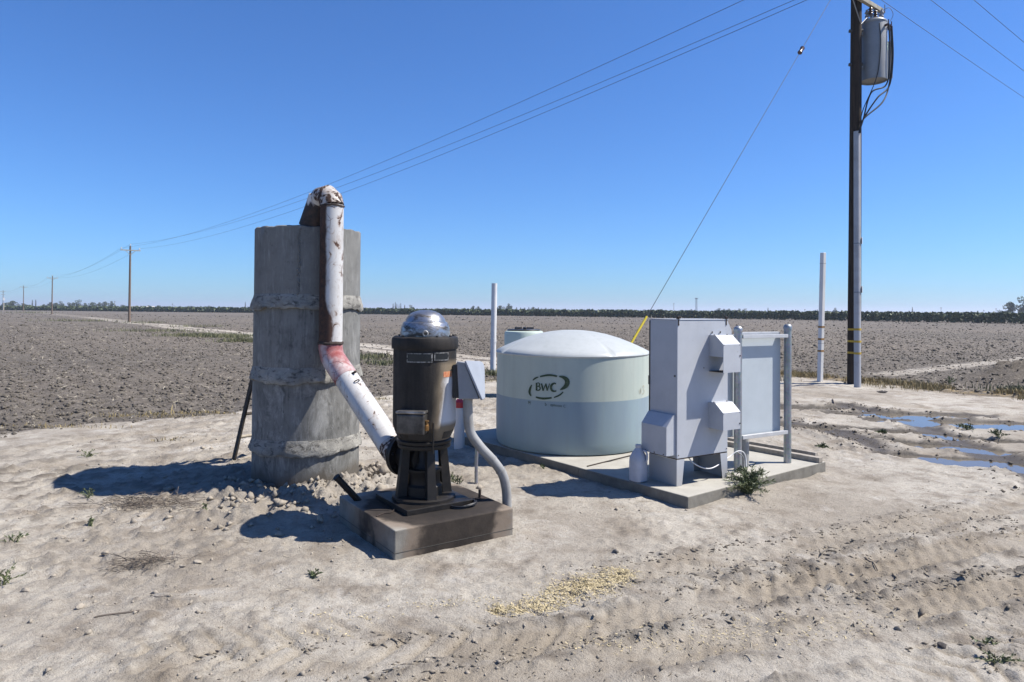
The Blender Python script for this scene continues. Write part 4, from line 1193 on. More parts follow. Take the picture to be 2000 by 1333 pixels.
    for (p_, a_, b_, rd_) in ((q0, q3, q1, 0.02), (q1, q0, q2, 0.015), (q2, q1, q3, 0.03), (q3, q2, q0, 0.09)):
        da, db = (a_ - p_).normalized() * rd_, (b_ - p_).normalized() * rd_
        for k_ in range(6):
            t_ = k_ / 5
            ring_.append(p_ + da * (1 - t_) ** 2 + db * t_ ** 2)
    MB().prism(ring_, nn * 0.022).build('box_cover', simple('pale_grey_enamel', (0.33, 0.355, 0.40), 0.45, var=0.07, scale=7, bump=0.05), jb, 40, 0.004)
    # conduit curving into the ground
    cs = atY(914, 776, 6.22)
    pts = [cs, cs - ZZ * 0.1, atY(918, 842, cs.y + 0.03), atY(937, 872, cs.y + 0.05), atY(961, 898, cs.y + 0.1), atY(980, 924, 6.36), atY(988, 952, 6.40), atY(990, 980, 6.42), atY(990.5, 1012, 6.42)]
    pts[-1].z = -0.05
    path = smooth_path(pts, 6)
    cn = MB().tube(path, 0.044, 20).build('cable_conduit', PVCG, r, 60)
    for fr_ in (0.50, 0.60):
        i = int(len(path) * fr_)
        dd = (path[i + 1] - path[i]).normalized()
        MB().tube([path[i] - dd * 0.006, path[i] + dd * 0.006], 0.0475, 20).build('coupling', PVCG, cn, 30)
    return r
make_pump()
# its concrete pad
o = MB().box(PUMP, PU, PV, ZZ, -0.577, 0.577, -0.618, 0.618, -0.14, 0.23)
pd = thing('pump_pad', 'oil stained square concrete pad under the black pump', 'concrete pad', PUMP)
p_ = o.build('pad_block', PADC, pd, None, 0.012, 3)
# rubble texture on its lower edge: poured in two lifts
MB().box(PUMP, PU, PV, ZZ, -0.579, 0.579, -0.620, 0.620, 0.045, 0.049).build('pour_line', simple('pour_line_grey', (0.08, 0.075, 0.065), 0.9), pd)

# things on and beside the pump pad
b0 = at(699, 977, 0.232); b1 = atY(657, 932, b0.y - 0.12)
o = MB().tube([b0 + (b0 - b1) * 0.05, b1], 0.03, 16).build('black_pipe_stub', OILY, None, 40)
tag(o, 'short black pipe leaning out from the back left corner of the pump pad', 'pipe')
o = MB().tube([b1 + (b1 - b0).normalized() * -0.02, b1 + (b1 - b0).normalized() * 0.004], 0.034, 16).build('pipe_cap', OILY, None, 40)
bpy.context.view_layer.update()
o.parent = bpy.data.objects['black_pipe_stub']
c = at(937, 974, 0.232)
t_ = thing('anchor_bolt', 'upright rusty bolt on the right side of the pump pad', 'bolt', c)
MB().tube([c - ZZ * 0.01, c + ZZ * 0.085], 0.014, 10).build('shank', RUSTD, t_, 40)
MB().box(c, PU, PV, ZZ, -0.04, 0.05, -0.02, 0.02, -0.001, 0.006).build('washer', RUSTD, t_)
c = at(904, 988, 0.236)
path = []
for i in range(150):
    a = 2 * PI * i / 34
    rr_ = 0.085 + 0.016 * math.sin(i * 0.37) + 0.008 * math.sin(i * 0.11)
    path.append(c + Vector((math.cos(a) * rr_ * 1.25, math.sin(a) * rr_, 0.008 + 0.02 * (0.5 + 0.5 * math.sin(i * 0.21)) + 0.012 * math.sin(a))))
path += smooth_path([path[-1], c + Vector((-0.05, 0.16, 0.02)), c + Vector((-0.2, 0.14, 0.03)), PUMP + PU * 0.2 + PV * 0.0 + ZZ * 0.3], 6)[1:]
tag(MB().tube(path, 0.006, 6).build('cable_coil', CABLE, None, 60), 'loose coil of black cable on the oily pump pad', 'cable')
a_, b_ = at(748, 1002, 0.236), at(775, 995, 0.236)
tag(MB().tube(smooth_path([at(735, 1009, 0.236), at(750, 1003, 0.238), at(764, 1001, 0.237), at(773, 992, 0.24)], 4), 0.0045, 6).build('twig', RUSTD, None, 60), 'thin dark twig on the front left of the pump pad', 'twig')
c = at(880, 972, 0.235)
tag(MB().box(c, PU, PV, ZZ, -0.05, 0.06, -0.012, 0.012, 0, 0.014).build('scrap_bar', RUSTD, None, None, 0.002), 'flat scrap of black iron between the pump foot and the upright bolt', 'scrap')
o = MB().tube(smooth_path([at(930, 947), at(930, 947) + ZZ * 0.25, at(930, 947) + Vector((0.01, -0.01, 0.46))], 4), 0.019, 12).build('support_stake', GALV, None, 50)
tag(o, 'thin grey metal stake standing behind the bent conduit', 'stake')

# ------------------------------------------------------------------ long pad
pr = thing('equipment_pad', 'long pale concrete pad under the round tank and the white cabinet', 'concrete pad', P0)
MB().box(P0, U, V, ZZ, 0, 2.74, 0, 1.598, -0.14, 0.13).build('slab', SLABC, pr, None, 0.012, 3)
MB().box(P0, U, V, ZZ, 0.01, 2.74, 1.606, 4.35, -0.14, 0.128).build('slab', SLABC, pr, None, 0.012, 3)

# ------------------------------------------------------------------ big tank
TC = Vector((0.872, 9.83, 0.13)); TR = 1.085
def tank_point(a, z, rr): return TC + Vector((rr * math.cos(a), rr * math.sin(a), z))
def make_tank():
    r = thing('water_tank', 'large round pale green plastic tank with white domed roof and green oval stencil', 'tank', TC)
    MB().lathe([(TR - 0.05, 0.002), (TR - 0.02, 0.015), (TR - 0.006, 0.06), (TR, 0.15), (TR + 0.003, 0.45), (TR, 0.75), (TR - 0.004, 1.1), (TR - 0.004, 1.262)], 128, TC, cap=True).build('wall', TANKW, r, 30)
    # roof with four moulded gussets cut into the rim
    n = 192
    prof = [(TR - 0.002, 1.258), (TR + 0.010, 1.275), (TR + 0.002, 1.30), (1.0, 1.345), (0.85, 1.412), (0.68, 1.478), (0.5, 1.532), (0.32, 1.568), (0.15, 1.587), (0.0, 1.592)]
    ga = [R(-66), R(24), R(114), R(204)]
    def jit(i, a):
        if 2 <= i <= 4:
            for g in ga:
                d = (a - g + PI) % (2 * PI) - PI
                w_ = (0.04, 0.03, 0.012)[i - 2]
                if abs(d) < w_ * 1.4: return 0, (-0.028, -0.03, -0.012)[i - 2] * max(0, 1 - abs(d) / (w_ * 1.4))
        return 0, 0
    MB().lathe(prof, n, TC, jit, cap=False).build('roof', TANKT, r, 50)
    # stencil: letters and broken oval, curved with the wall
    def onto(s, z): # s along the wall from the centre of the mark, metres; z height
        cx = math.atan2(at(1068, 766, 1.0).y - 0, 1)
        return tank_point(SA + s / TR, z, TR + 0.006)
    pc = atY(1067, 766, 8.78)
    SA = math.atan2(pc.y - TC.y, pc.x - TC.x)
    def stroke(b, pts, ws):
        P = [Vector((p_[0], p_[1])) for p_ in pts]
        W_ = ws if isinstance(ws, (list, tuple)) else [ws] * len(P)
        vs = []
        for i, p_ in enumerate(P):
            d = (P[min(i + 1, len(P) - 1)] - P[max(i - 1, 0)]).normalized()
            nn = Vector((-d.y, d.x)) * W_[i] * 0.5
            for q in (p_ + nn, p_ - nn): vs.append(onto(q.x, q.y))
        b.addv(vs, [[2 * i, 2 * i + 1, 2 * i + 3, 2 * i + 2] for i in range(len(P) - 1)])
    def px(x, y):      # zoomed stencil coordinates to metres on the wall
        k = 8.78 / FPX / 13.33
        return ((x - 770) * k * 1.0, 0.875 - (y - 620) * k + (x - 770) * k * 0.09)
    def curve(p_): return [(q.x, q.y) for q in smooth_path([Vector((x, y, 0)) for x, y in p_], 5)]
    b = MB()
    stroke(b, [px(462, 490), px(462, 690)], 0.026)                       # B
    def st(pts, w0, w1=None, smooth=True):
        P = curve([px(*p_) for p_ in pts]) if smooth else [px(*p_) for p_ in pts]
        n_ = len(P)
        w1_ = w0 if w1 is None else w1
        ws = [w0 + (w1_ - w0) * math.sin(PI * i / (n_ - 1)) for i in range(n_)]
        stroke(b, P, ws)
    st([(462, 497), (520, 495), (550, 520), (545, 560), (515, 580), (470, 585)], 0.008, 0.017)
    st([(470, 585), (530, 585), (565, 620), (560, 665), (520, 688), (462, 690)], 0.008, 0.018)
    st([(605, 510), (655, 705)], 0.021, smooth=False); st([(655, 705), (722, 520)], 0.012, smooth=False)
    st([(722, 515), (768, 705)], 0.021, smooth=False); st([(768, 705), (830, 520)], 0.012, smooth=False)
    st([(1000, 545), (975, 522), (925, 530), (880, 570), (868, 630), (885, 690), (930, 722), (985, 728), (1010, 712)], 0.012, 0.030)
    b.build('lettering', STENC, r)
    b = MB()
    st([(345, 420), (420, 370), (515, 335)], 0.012, 0.022)
    st([(560, 330), (680, 310), (800, 302), (930, 318), (1030, 345)], 0.020, 0.026)
    st([(1080, 350), (1180, 375), (1270, 440), (1295, 520), (1265, 600), (1190, 660), (1110, 698)], 0.012, 0.062)
    st([(1190, 760), (1120, 820), (1040, 860), (945, 890)], 0.014, 0.020)
    st([(890, 895), (760, 905), (640, 905), (520, 885), (440, 860)], 0.018, 0.028)
    st([(300, 835), (250, 750), (260, 650), (315, 540)], 0.016, 0.036)
    b.build('oval_emblem', STENC, r)
    # worn line of small lettering under the oval
    for (txt, x0, y0, sz) in (('M', 200, 1020, 1.0), ('b', 700, 1068, 1.0), ('ephouse C', 850, 1080, 0.85)):
        cu = bpy.data.curves.new('txt', 'FONT'); cu.body = txt; cu.size = 0.060 * sz; cu.resolution_u = 2
        ob = bpy.data.objects.new('txt', cu); COL.objects.link(ob)
        bpy.context.view_layer.update()
        me = ob.to_mesh()
        s0, z0 = px(x0, y0)
        b = MB(); b.addv([onto(s0 + v.co.x * 0.9, z0 + v.co.y - 0.012 - v.co.x * 0.06) for v in me.vertices], [list(f.vertices) for f in me.polygons])
        b.build('lettering', STENC, r)
        ob.to_mesh_clear(); bpy.data.objects.remove(ob); bpy.data.curves.remove(cu)
    # faint brown scrawl at the right
    pb = atY(1232, 775, 9.3)
    sa2 = math.atan2(pb.y - TC.y, pb.x - TC.x) - SA
    BRN = simple('faint_brown_mark', (0.36, 0.30, 0.17), 0.7, col2=(0.45, 0.46, 0.38), scale=30, bump=0)
    b = MB()
    for pts in ([(-.09, 0.84), (-.08, 0.80), (-0.05, 0.79), (-.04, 0.86), (-.035, .79)], [(0.01, .87), (.05, .88), (.04, .83), (.07, .80), (.03, .77), (.0, .78)]):
        P = curve([(sa2 * TR + x_, z_ - 0.02) for x_, z_ in pts]); stroke(b, P, 0.008)
    b.build('faded_mark', BRN, r)
    return r
make_tank()
# small tank behind it
c = Vector((at(1022, 700, 0).normalized().x * 0, 0, 0))
T2 = Vector((atY(1023.5, 640, 16.0).x, 16.0, 0))
r = thing('small_tank', 'small pale green plastic tank with flat black lid behind the big tank', 'tank', T2)
MB().lathe([(0.43, 0.0), (0.455, 0.05), (0.46, 0.9), (0.457, 1.46), (0.44, 1.50), (0.40, 1.52), (0.2, 1.525)], 48, T2).build('wall', simple('pale_green_poly', (0.50, 0.58, 0.51), 0.5, var=0.06, scale=4, bump=0.05), r, 35)
MB().lathe([(0.38, 1.523), (0.395, 1.535), (0.38, 1.55), (0.1, 1.565)], 40, T2).build('lid', BLACKP, r, 30)
lr = MB()
for q in range(5):
    a = q * 1.1 + 0.4
    lr.box(T2, (math.cos(a), math.sin(a), 0), (-math.sin(a), math.cos(a), 0), ZZ, 0.08, 0.24, -0.03, 0.03, 1.56, 1.60)
lr.build('lid_knobs', BLACKP, r)

# iron rod, jug
a_, b_ = at(1147, 911, 0.138), at(1240, 888, 0.138)
tag(MB().tube([a_, b_], 0.0075, 8).build('iron_rod', RUSTD, None, 60), 'thin rusty rod lying on the pad in front of the big tank', 'rod')
jc = at(1246.5, 940, 0.131)
r = thing('plastic_jug', 'white plastic jug standing on the pad left of the white cabinet', 'jug', jc)
PLW = simple('cloudy_white_plastic', (0.52, 0.535, 0.59), 0.4, col2=(0.4, 0.42, 0.47), scale=7, bump=0.06)
def sq(w_, z, k=8, e=3.2):
    out = []
    for i in range(32):
        a = 2 * PI * i / 32
        ca, sa = math.cos(a), math.sin(a)
        d = (abs(ca) ** e + abs(sa) ** e) ** (-1 / e)
        out.append(jc + Vector((0, 0, z)) + (U * ca + V * sa) * d * w_)
    return out
b = MB(); rows = [sq(.072, 0.0), sq(.086, 0.012), sq(.088, 0.1), sq(.087, .22), sq(.083, .262), sq(.06, .32, e=2.5), sq(.032, .362, e=2), sq(.030, .372, e=2)]
vs = [p for rw in rows for p in rw]; fs = [list(range(32))[::-1], [7 * 32 + k for k in range(32)]]
for i in range(7):
    for k in range(32): fs.append([i * 32 + k, i * 32 + (k + 1) % 32, (i + 1) * 32 + (k + 1) % 32, (i + 1) * 32 + k])
b.addv(vs, fs); b.build('bottle', PLW, r, 45)
MB().lathe([(0.033, 0.372), (0.033, 0.398), (0.028, 0.402)], 20, jc).build('cap', PLW, r, 40)
MB().tube(smooth_path([jc + Vector((0.045, -0.045, .345)), jc + Vector((0.078, -0.062, .325)), jc + Vector((0.082, -0.07, .26)), jc + Vector((0.07, -0.06, .22))], 5), 0.011, 10).build('handle', PLW, r, 60)

# ------------------------------------------------------------------ white control cabinet
CB0 = Vector((1.77, 7.295, 0))
CU = Vector((math.cos(R(31.5)), math.sin(R(31.5)), 0)); CV = Vector((-CU.y, CU.x, 0))
def cp(u, v, z): return CB0 + CU * u + CV * v + ZZ * z
def make_cabinet():
    r = thing('control_cabinet', 'tall white metal control cabinet with vent hoods on short panel legs', 'cabinet', CB0)
    W_, D_, z0, z1 = 0.785, 0.43, 0.425, 1.905
    MB().box(CB0, CU, CV, ZZ, 0.0, W_, 0.0, D_, z0, z1).build('body', CABW, r, None, 0.004, 2)
    # roof sheet and visor over the right side
    MB().prism([cp(W_ + 0.001, 0.012, 1.905), cp(W_ + 0.075, 0.012, 1.79), cp(W_ + 0.075, 0.012, 1.43), cp(W_ + 0.001, 0.012, 1.43)], CV * (D_ - 0.024)).build('side_visor', CABW, r, None, 0.003)
    MB().box(CB0, CU, CV, ZZ, -0.006, W_ + 0.004, -0.006, D_ + 0.004, z1 + 0.001, z1 + 0.010).build('roof_sheet', CABW, r, None, 0.003)
    MB().box(CB0, CU, CV, ZZ, -0.004, -0.0005, D_ - 0.015, D_ + 0.002, z0, z1 - 0.01).build('door_edge', DARKBOX, r)
    MB().box(CB0, CU, CV, ZZ, -0.012, -0.001, D_ - 0.014, D_ + 0.004, 1.18, 1.28).build('door_hinge', DARKBOX, r)
    for u in (0.015, W_ - 0.03):
        h = MB(); h.box(CB0, CU, CV, ZZ, u - 0.018, u + 0.018, -0.012, 0.02, z1 + 0.012, z1 + 0.018)
        h.box(CB0, CU, CV, ZZ, u - 0.006, u + 0.006, -0.007, 0.012, z1 - 0.06, z1 + 0.04)
        h.box(CB0, CU, CV, ZZ, u - 0.022, u + 0.022, -0.012, 0.012, z1 + 0.028, z1 + 0.040)
        h.build('lifting_clip', RUSTD, r, None, 0.002)
    # lower rail of the body
    MB().box(CB0, CU, CV, ZZ, 0.004, W_ - 0.004, 0.004, D_ - 0.004, z0 - 0.012, z0 - 0.001).build('base_rail', RUSTD, r)
    # panel legs
    for (u0, sg) in ((0.0, 1), (W_, -1)):
        b = MB()
        t_ = 0.004
        b.prism([cp(u0, 0.006, z0 - 0.013), cp(u0, D_ - 0.006, z0 - 0.013), cp(u0, D_ - 0.006, 0.131), cp(u0, 0.006, 0.131)], CU * sg * t_)
        for v_ in (0.002, D_ - 0.006):
            b.prism([cp(u0, v_, z0 - 0.013), cp(u0 + sg * 0.115, v_, z0 - 0.013), cp(u0 + sg * 0.078, v_, 0.131), cp(u0, v_, 0.131)], CV * t_)
        b.build('leg', CABW, r)
    N = -CV
    # upper hood on the wide face: open at the lower sides
    def hood(u0, u1, d, zb, zf, z_low, side_low, name):
        b = MB(); t_ = 0.004
        side = [cp(u0, 0, zb), cp(u0, 0, zb) + N * (d * 0.45), cp(u0, 0, zf) + N * d, cp(u0, 0, side_low) + N * d, cp(u0, 0, side_low) + N * 0.0]
        # end panels
        for uu, sg in ((0, 1), (u1 - u0, -1)):
            b.prism([p + CU * uu for p in side], CU * sg * t_)
        # back flange, top, slope, front
        def plate(a0, a1, dirn):
            b.prism([a0, a0 + CU * (u1 - u0), a1 + CU * (u1 - u0), a1], dirn * t_)
        plate(cp(u0, 0, zb) + ZZ * 0.001, cp(u0, 0, zb) + N * (d * 0.45) + ZZ * 0.001, ZZ)
        plate(cp(u0, 0, zb) + N * (d * 0.45) + ZZ * 0.001, cp(u0, 0, zf) + N * (d + 0.001), (N + ZZ).normalized())
        plate(cp(u0, 0, zf + 0.002) + N * (d + 0.001), cp(u0, 0, z_low) + N * (d + 0.001), N)
        h = b.build(name, CABW, r)
        return h
    h1 = hood(0.48, 0.752, 0.20, 1.735, 1.64, 1.337, 1.506, 'vent_hood')
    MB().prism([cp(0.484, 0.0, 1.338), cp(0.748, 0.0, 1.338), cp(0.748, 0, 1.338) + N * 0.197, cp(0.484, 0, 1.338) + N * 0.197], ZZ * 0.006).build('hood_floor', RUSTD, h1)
    h2 = hood(0.48, 0.752, 0.20, 0.995, 0.90, 0.715, 0.715, 'vent_hood')
    for hz, h in ((1.735, h1), (0.995, h2)):
        for uu in (0.52, 0.65):
            c = cp(uu, -0.004, hz + 0.025)
            if h is h1: MB().tube([c + N * -0.01, c + N * 0.006, c + N * 0.008 + ZZ * 0.02], 0.006, 6).build('screw', RUSTD, h)
        for (uu, d_, zz) in ((0.495, 0.06, hz + 0.006), (0.70, 0.06, hz + 0.006), (0.49, 0.20, hz - 0.098), (0.74, 0.20, hz - 0.10)):
            c = cp(uu, 0, zz) + N * d_
            MB().tube([c, c + ZZ * 0.005 + N * 0.004], 0.007, 6).build('screw', RUSTD, h)
        c = cp(0.742, 0, hz - 0.22) + N * 0.203
        MB().tube([c, c + N * 0.008], 0.008, 6).build('screw', RUSTD, h)
    # hood on the narrow face
    t_ = 0.004; M_ = -CU; d = 0.13
    def q(v, dd, z): return cp(0, v, z) + M_ * dd
    b = MB()
    v0, v1, zb, zf, zl = 0.02, 0.405, 0.885, 0.765, 0.462
    for vv, sg in ((v0, 1), (v1, -1)):
        b.prism([q(vv, 0, zb), q(vv, d * 0.25, zb), q(vv, d, zf), q(vv, d, zl), q(vv, 0, zl)], CV * sg * t_)
    def plate(p0, p1, dirn):
        b.prism([p0(v0), p0(v1), p1(v1), p1(v0)], dirn * t_)
    plate(lambda v: q(v, 0, zb + .001), lambda v: q(v, d * 0.25, zb + .001), ZZ)
    plate(lambda v: q(v, d * 0.25, zb + .001), lambda v: q(v, d + .001, zf), (M_ + ZZ).normalized())
    plate(lambda v: q(v, d + .001, zf + .003), lambda v: q(v, d + .001, zl), M_)
    h3 = b.build('vent_hood', CABW, r)
    for (vv, zz) in ((0.06, 0.475), (0.2, 0.475), (0.34, 0.475)):
        MB().tube([q(vv, d + 0.004, zz), q(vv, d + 0.010, zz)], 0.007, 6).build('screw', RUSTD, h3)
    for (u_, z_) in ((0.02, 1.86), (0.02, 0.46), (W_ - 0.02, 0.46), (0.40, 1.38)):
        MB().tube([cp(u_, 0.002, z_), cp(u_, -0.005, z_)], 0.006, 6).build('screw', RUSTD, r)
    # small lock on the narrow face
    MB().tube([cp(0.002, 0.035, 1.305), cp(-0.006, 0.035, 1.305)], 0.012, 8).build('lock', DARKBOX, r)
    # white cable drooping from underneath into the ground by the rack post
    pts = [cp(0.26, 0.12, 0.42), cp(0.32, 0.06, 0.33), cp(0.45, 0.02, 0.27), cp(0.58, 0.0, 0.275), atY(1424, 893, 7.85), atY(1440, 882, 7.9), atY(1452, 884, 7.95), atY(1457, 898, 7.95), atY(1457, 918, 7.9)]
    pts[-1].z = 0.131
    MB().tube(smooth_path(pts, 6), 0.0065, 8).build('cable', PVCW, r, 60)
    pts = [atY(1440, 884, 7.97), atY(1449, 890, 7.98), atY(1453, 902, 7.98), atY(1453, 918, 7.92)]
    pts[-1].z = 0.131
    MB().tube(smooth_path(pts, 6), 0.007, 8).build('cable', PVCG, r, 60)
    return r
make_cabinet()

# ------------------------------------------------------------------ galvanised rack with blank white panel
RA = Vector((2.672, 8.06, 0.13)); RB = Vector((3.435, 8.50, 0.13))
RD = (RB - RA).normalized(); RN = Vector((RD.y, -RD.x, 0))     # RN points towards the camera side
def make_rack():
    r = thing('panel_rack', 'galvanised pipe rack holding a blank white panel right of the cabinet', 'rack', RA)
    L = (RB - RA).length
    for b_, zt in ((RA, 1.66), (RB, 1.68)):
        po = MB().tube([b_, b_ + ZZ * zt], 0.045, 28).build('post', GALV, r, 40)
        MB().lathe([(0.049, zt - 0.035), (0.051, zt - 0.02), (0.051, zt + 0.004), (0.047, zt + 0.018), (0.036, zt + 0.032), (0.018, zt + 0.041), (0.0, zt + 0.043)], 28, b_).build('post_cap', GALV, po, 40)
    zt, zb = 1.575, 0.385
    for z in (zt, zb):
        b = MB()
        b.box(RA, RD, RN, ZZ, 0.051, L - 0.03, -0.008, 0.034, z - 0.022, z + 0.022)
        b.build('rail', ZINC, r, None, 0.003)
    MB().box(RA, RD, RN, ZZ, 0.05, L - 0.09, -0.085, -0.045, zt + 0.02, zt + 0.05).build('rail', ZINC, r, None, 0.003)
    pn = MB().box(RA, RD, RN, ZZ, -0.13, L - 0.055, -0.125, -0.062, zb - 0.0, zt + 0.018).build('panel', simple('blank_panel_white', (0.49, 0.54, 0.57), 0.4, var=0.04, scale=5, bump=0.03), r, None, 0.006, 2)
    c = RA + RD * 0.22 - RN * 0.11
    MB().tube([c, c + ZZ * (zb - 0.001)], 0.066, 28).build('pedestal_pipe', PVCG, r, 40)
    return r
make_rack()
# boards at the end of the pad
def board(a, b, w_, h, nm, label):
    d = (b - a).normalized(); s_ = Vector((-d.y, d.x, 0))
    o = MB().box(a, d, s_, ZZ, 0, (b - a).length, -w_ / 2, w_ / 2, 0, h).build('board', BOARDW, None, None, 0.004, 2)
    tag(o, label, 'board', 'weathered boards at the end of the pad')
board(pad(2.62, 0.0, 0.131), pad(2.60, 1.40, 0.131), 0.09, 0.062, 'board', 'grey weathered board lying on the pad edge nearer to the galvanised rack')
board(pad(2.93, 0.22, 0.0), pad(2.90, 1.75, 0.0), 0.075, 0.183, 'board', 'darker weathered board on the dirt just beyond the pad edge')

# ------------------------------------------------------------------ ladder
lf = Vector((-3.58, 8.80, -0.03)); LD = Vector((0.60, -0.44, 2.03)); LR = Vector((0.59, 0.81, 0)).normalized() * 0.40
r = thing('ladder', 'dark weathered wooden ladder leaning against the concrete standpipe', 'ladder', lf)
ldn = LD.normalized(); lrn = LR.normalized(); lno = ldn.cross(lrn).normalized()
for o_ in (Vector((0, 0, 0)), LR):
    MB().box(lf + o_, lrn, lno, ldn, -0.014, 0.014, -0.030, 0.030, 0, LD.length).build('side_rail', LADW, r, None, 0.003)
for k, q_ in enumerate((0.19, 0.34, 0.51, 0.66, 0.82)):
    MB().tube([lf + LD * q_ + lrn * 0.015, lf + LD * q_ + LR - lrn * 0.015], 0.021, 8).build('rung', RUNGW if k < 1 else LADW, r, 60)
a_ = at(466, 902, 0.02); b_ = at(520, 886, 0.05)
o = MB().box(a_, (b_ - a_).normalized(), Vector((-(b_ - a_).y, (b_ - a_).x, 0)).normalized(), ZZ, 0, (b_ - a_).length, -0.03, 0.03, 0, 0.035).build('board', RUNGW, None, None, 0.003)
tag(o, 'pale board on the dirt between the ladder foot and the standpipe', 'board')

# ------------------------------------------------------------------ posts
def pvc_post(px, py, rad, h, label, lean=(0, 0), name='pipe_post', sq_=False, bands=(), joint=None):
    c = at(px, py)
    r = thing(name, label, 'post', c)
    top = c + Vector((lean[0], lean[1], h))
    ax = (top - c).normalized()
    if sq_:
        a = R(28); x_ = Vector((math.cos(a), math.sin(a), 0)); y_ = Vector((-x_.y, x_.x, 0))
        MB().box(c, x_, y_, ax, -rad, rad, -rad, rad, -0.1, h).build('shaft', PVCW, r, None, 0.012, 2)
        for z in bands: MB().box(c, x_, y_, ax, -rad - .003, rad + .003, -rad - .003, rad + .003, z, z + 0.055).build('tape_band', simple('brown_tape', (0.33, 0.18, 0.05), 0.6), r)
        for z in (h - 0.32, 1.1): MB().box(c, x_, y_, ax, -rad - .002, rad + .002, -rad - .002, rad + .002, z, z + 0.012).build('joint', PVCG, r)
    else:
        MB().tube([c - ax * 0.1, top], rad, 32).build('shaft', PVCW, r, 40)
        if joint: MB().tube([c + ax * joint, c + ax * (joint + 0.13)], rad + 0.006, 32).build('coupling', PVCW, r, 40)
    return r
pvc_post(962.5, 731, 0.088, 2.83, 'white plastic pipe standing upright left of the big tank', (0.03, 0), joint=0.98)
pvc_post(1601.5, 746, 0.060, 3.72, 'tall white square post with brown tape bands left of the transformer pole', (0.085, 0), 'square_post', True, (0.86, 1.2, 1.55))
c = at(897, 878); 
r = thing('pipe_stub', 'short white pipe stub with a red cap behind the pump junction box', 'pipe', c)
MB().tube([c - ZZ * 0.1, c + ZZ * 0.60], 0.075, 28).build('shaft', PVCW, r, 40)
MB().lathe([(0.08, 0.60), (0.085, 0.61), (0.085, 0.68), (0.05, 0.70), (0.04, 0.72)], 28, c).build('cap', REDP, r, 40)
c = at(918, 868)
tag(MB().tube([c + Vector((-0.16, 0.1, 0.06)), c + Vector((0.17, -0.1, 0.06))], 0.075, 20).build('buried_pipe', SLABC, None, 40), 'grey concrete pipe half buried behind the bent conduit', 'pipe')
# ------------------------------------------------------------------ transformer pole
INSUL = simple('brown_porcelain', (0.10, 0.05, 0.04), 0.25, var=0.2, scale=20, bump=0)
INSG = simple('grey_porcelain', (0.36, 0.36, 0.38), 0.3, var=0.1, scale=20, bump=0)
TRG = simple('grey_transformer_enamel', (0.27, 0.28, 0.29), 0.45, var=0.1, scale=3, bump=0.04)
GUARDW = simple('greyed_white_guard', (0.40, 0.40, 0.415), 0.5, col2=(0.30, 0.29, 0.28), scale=2.5, bump=0.1, lo=0.45, hi=0.75)
TAPEY = simple('yellow_reflective_tape', (0.55, 0.36, 0.02), 0.5, var=0.2, scale=25, bump=0)
def insulator(b, c, up, h=0.16, r0=0.05):
    up = up.normalized()
    n_ = 3
    pts, rs = [], []
    for i in range(n_):
        z = h * i / n_
        pts += [c + up * z, c + up * (z + h / n_ * 0.25), c + up * (z + h / n_ * 0.7), c + up * (z + h / n_ * 0.98)]
        rs += [r0, r0 * 0.98, r0 * 0.5, r0 * 0.5]
    b.tube(pts, rs, 12)
POLE_H = 12.4
ARM_Z = 10.74
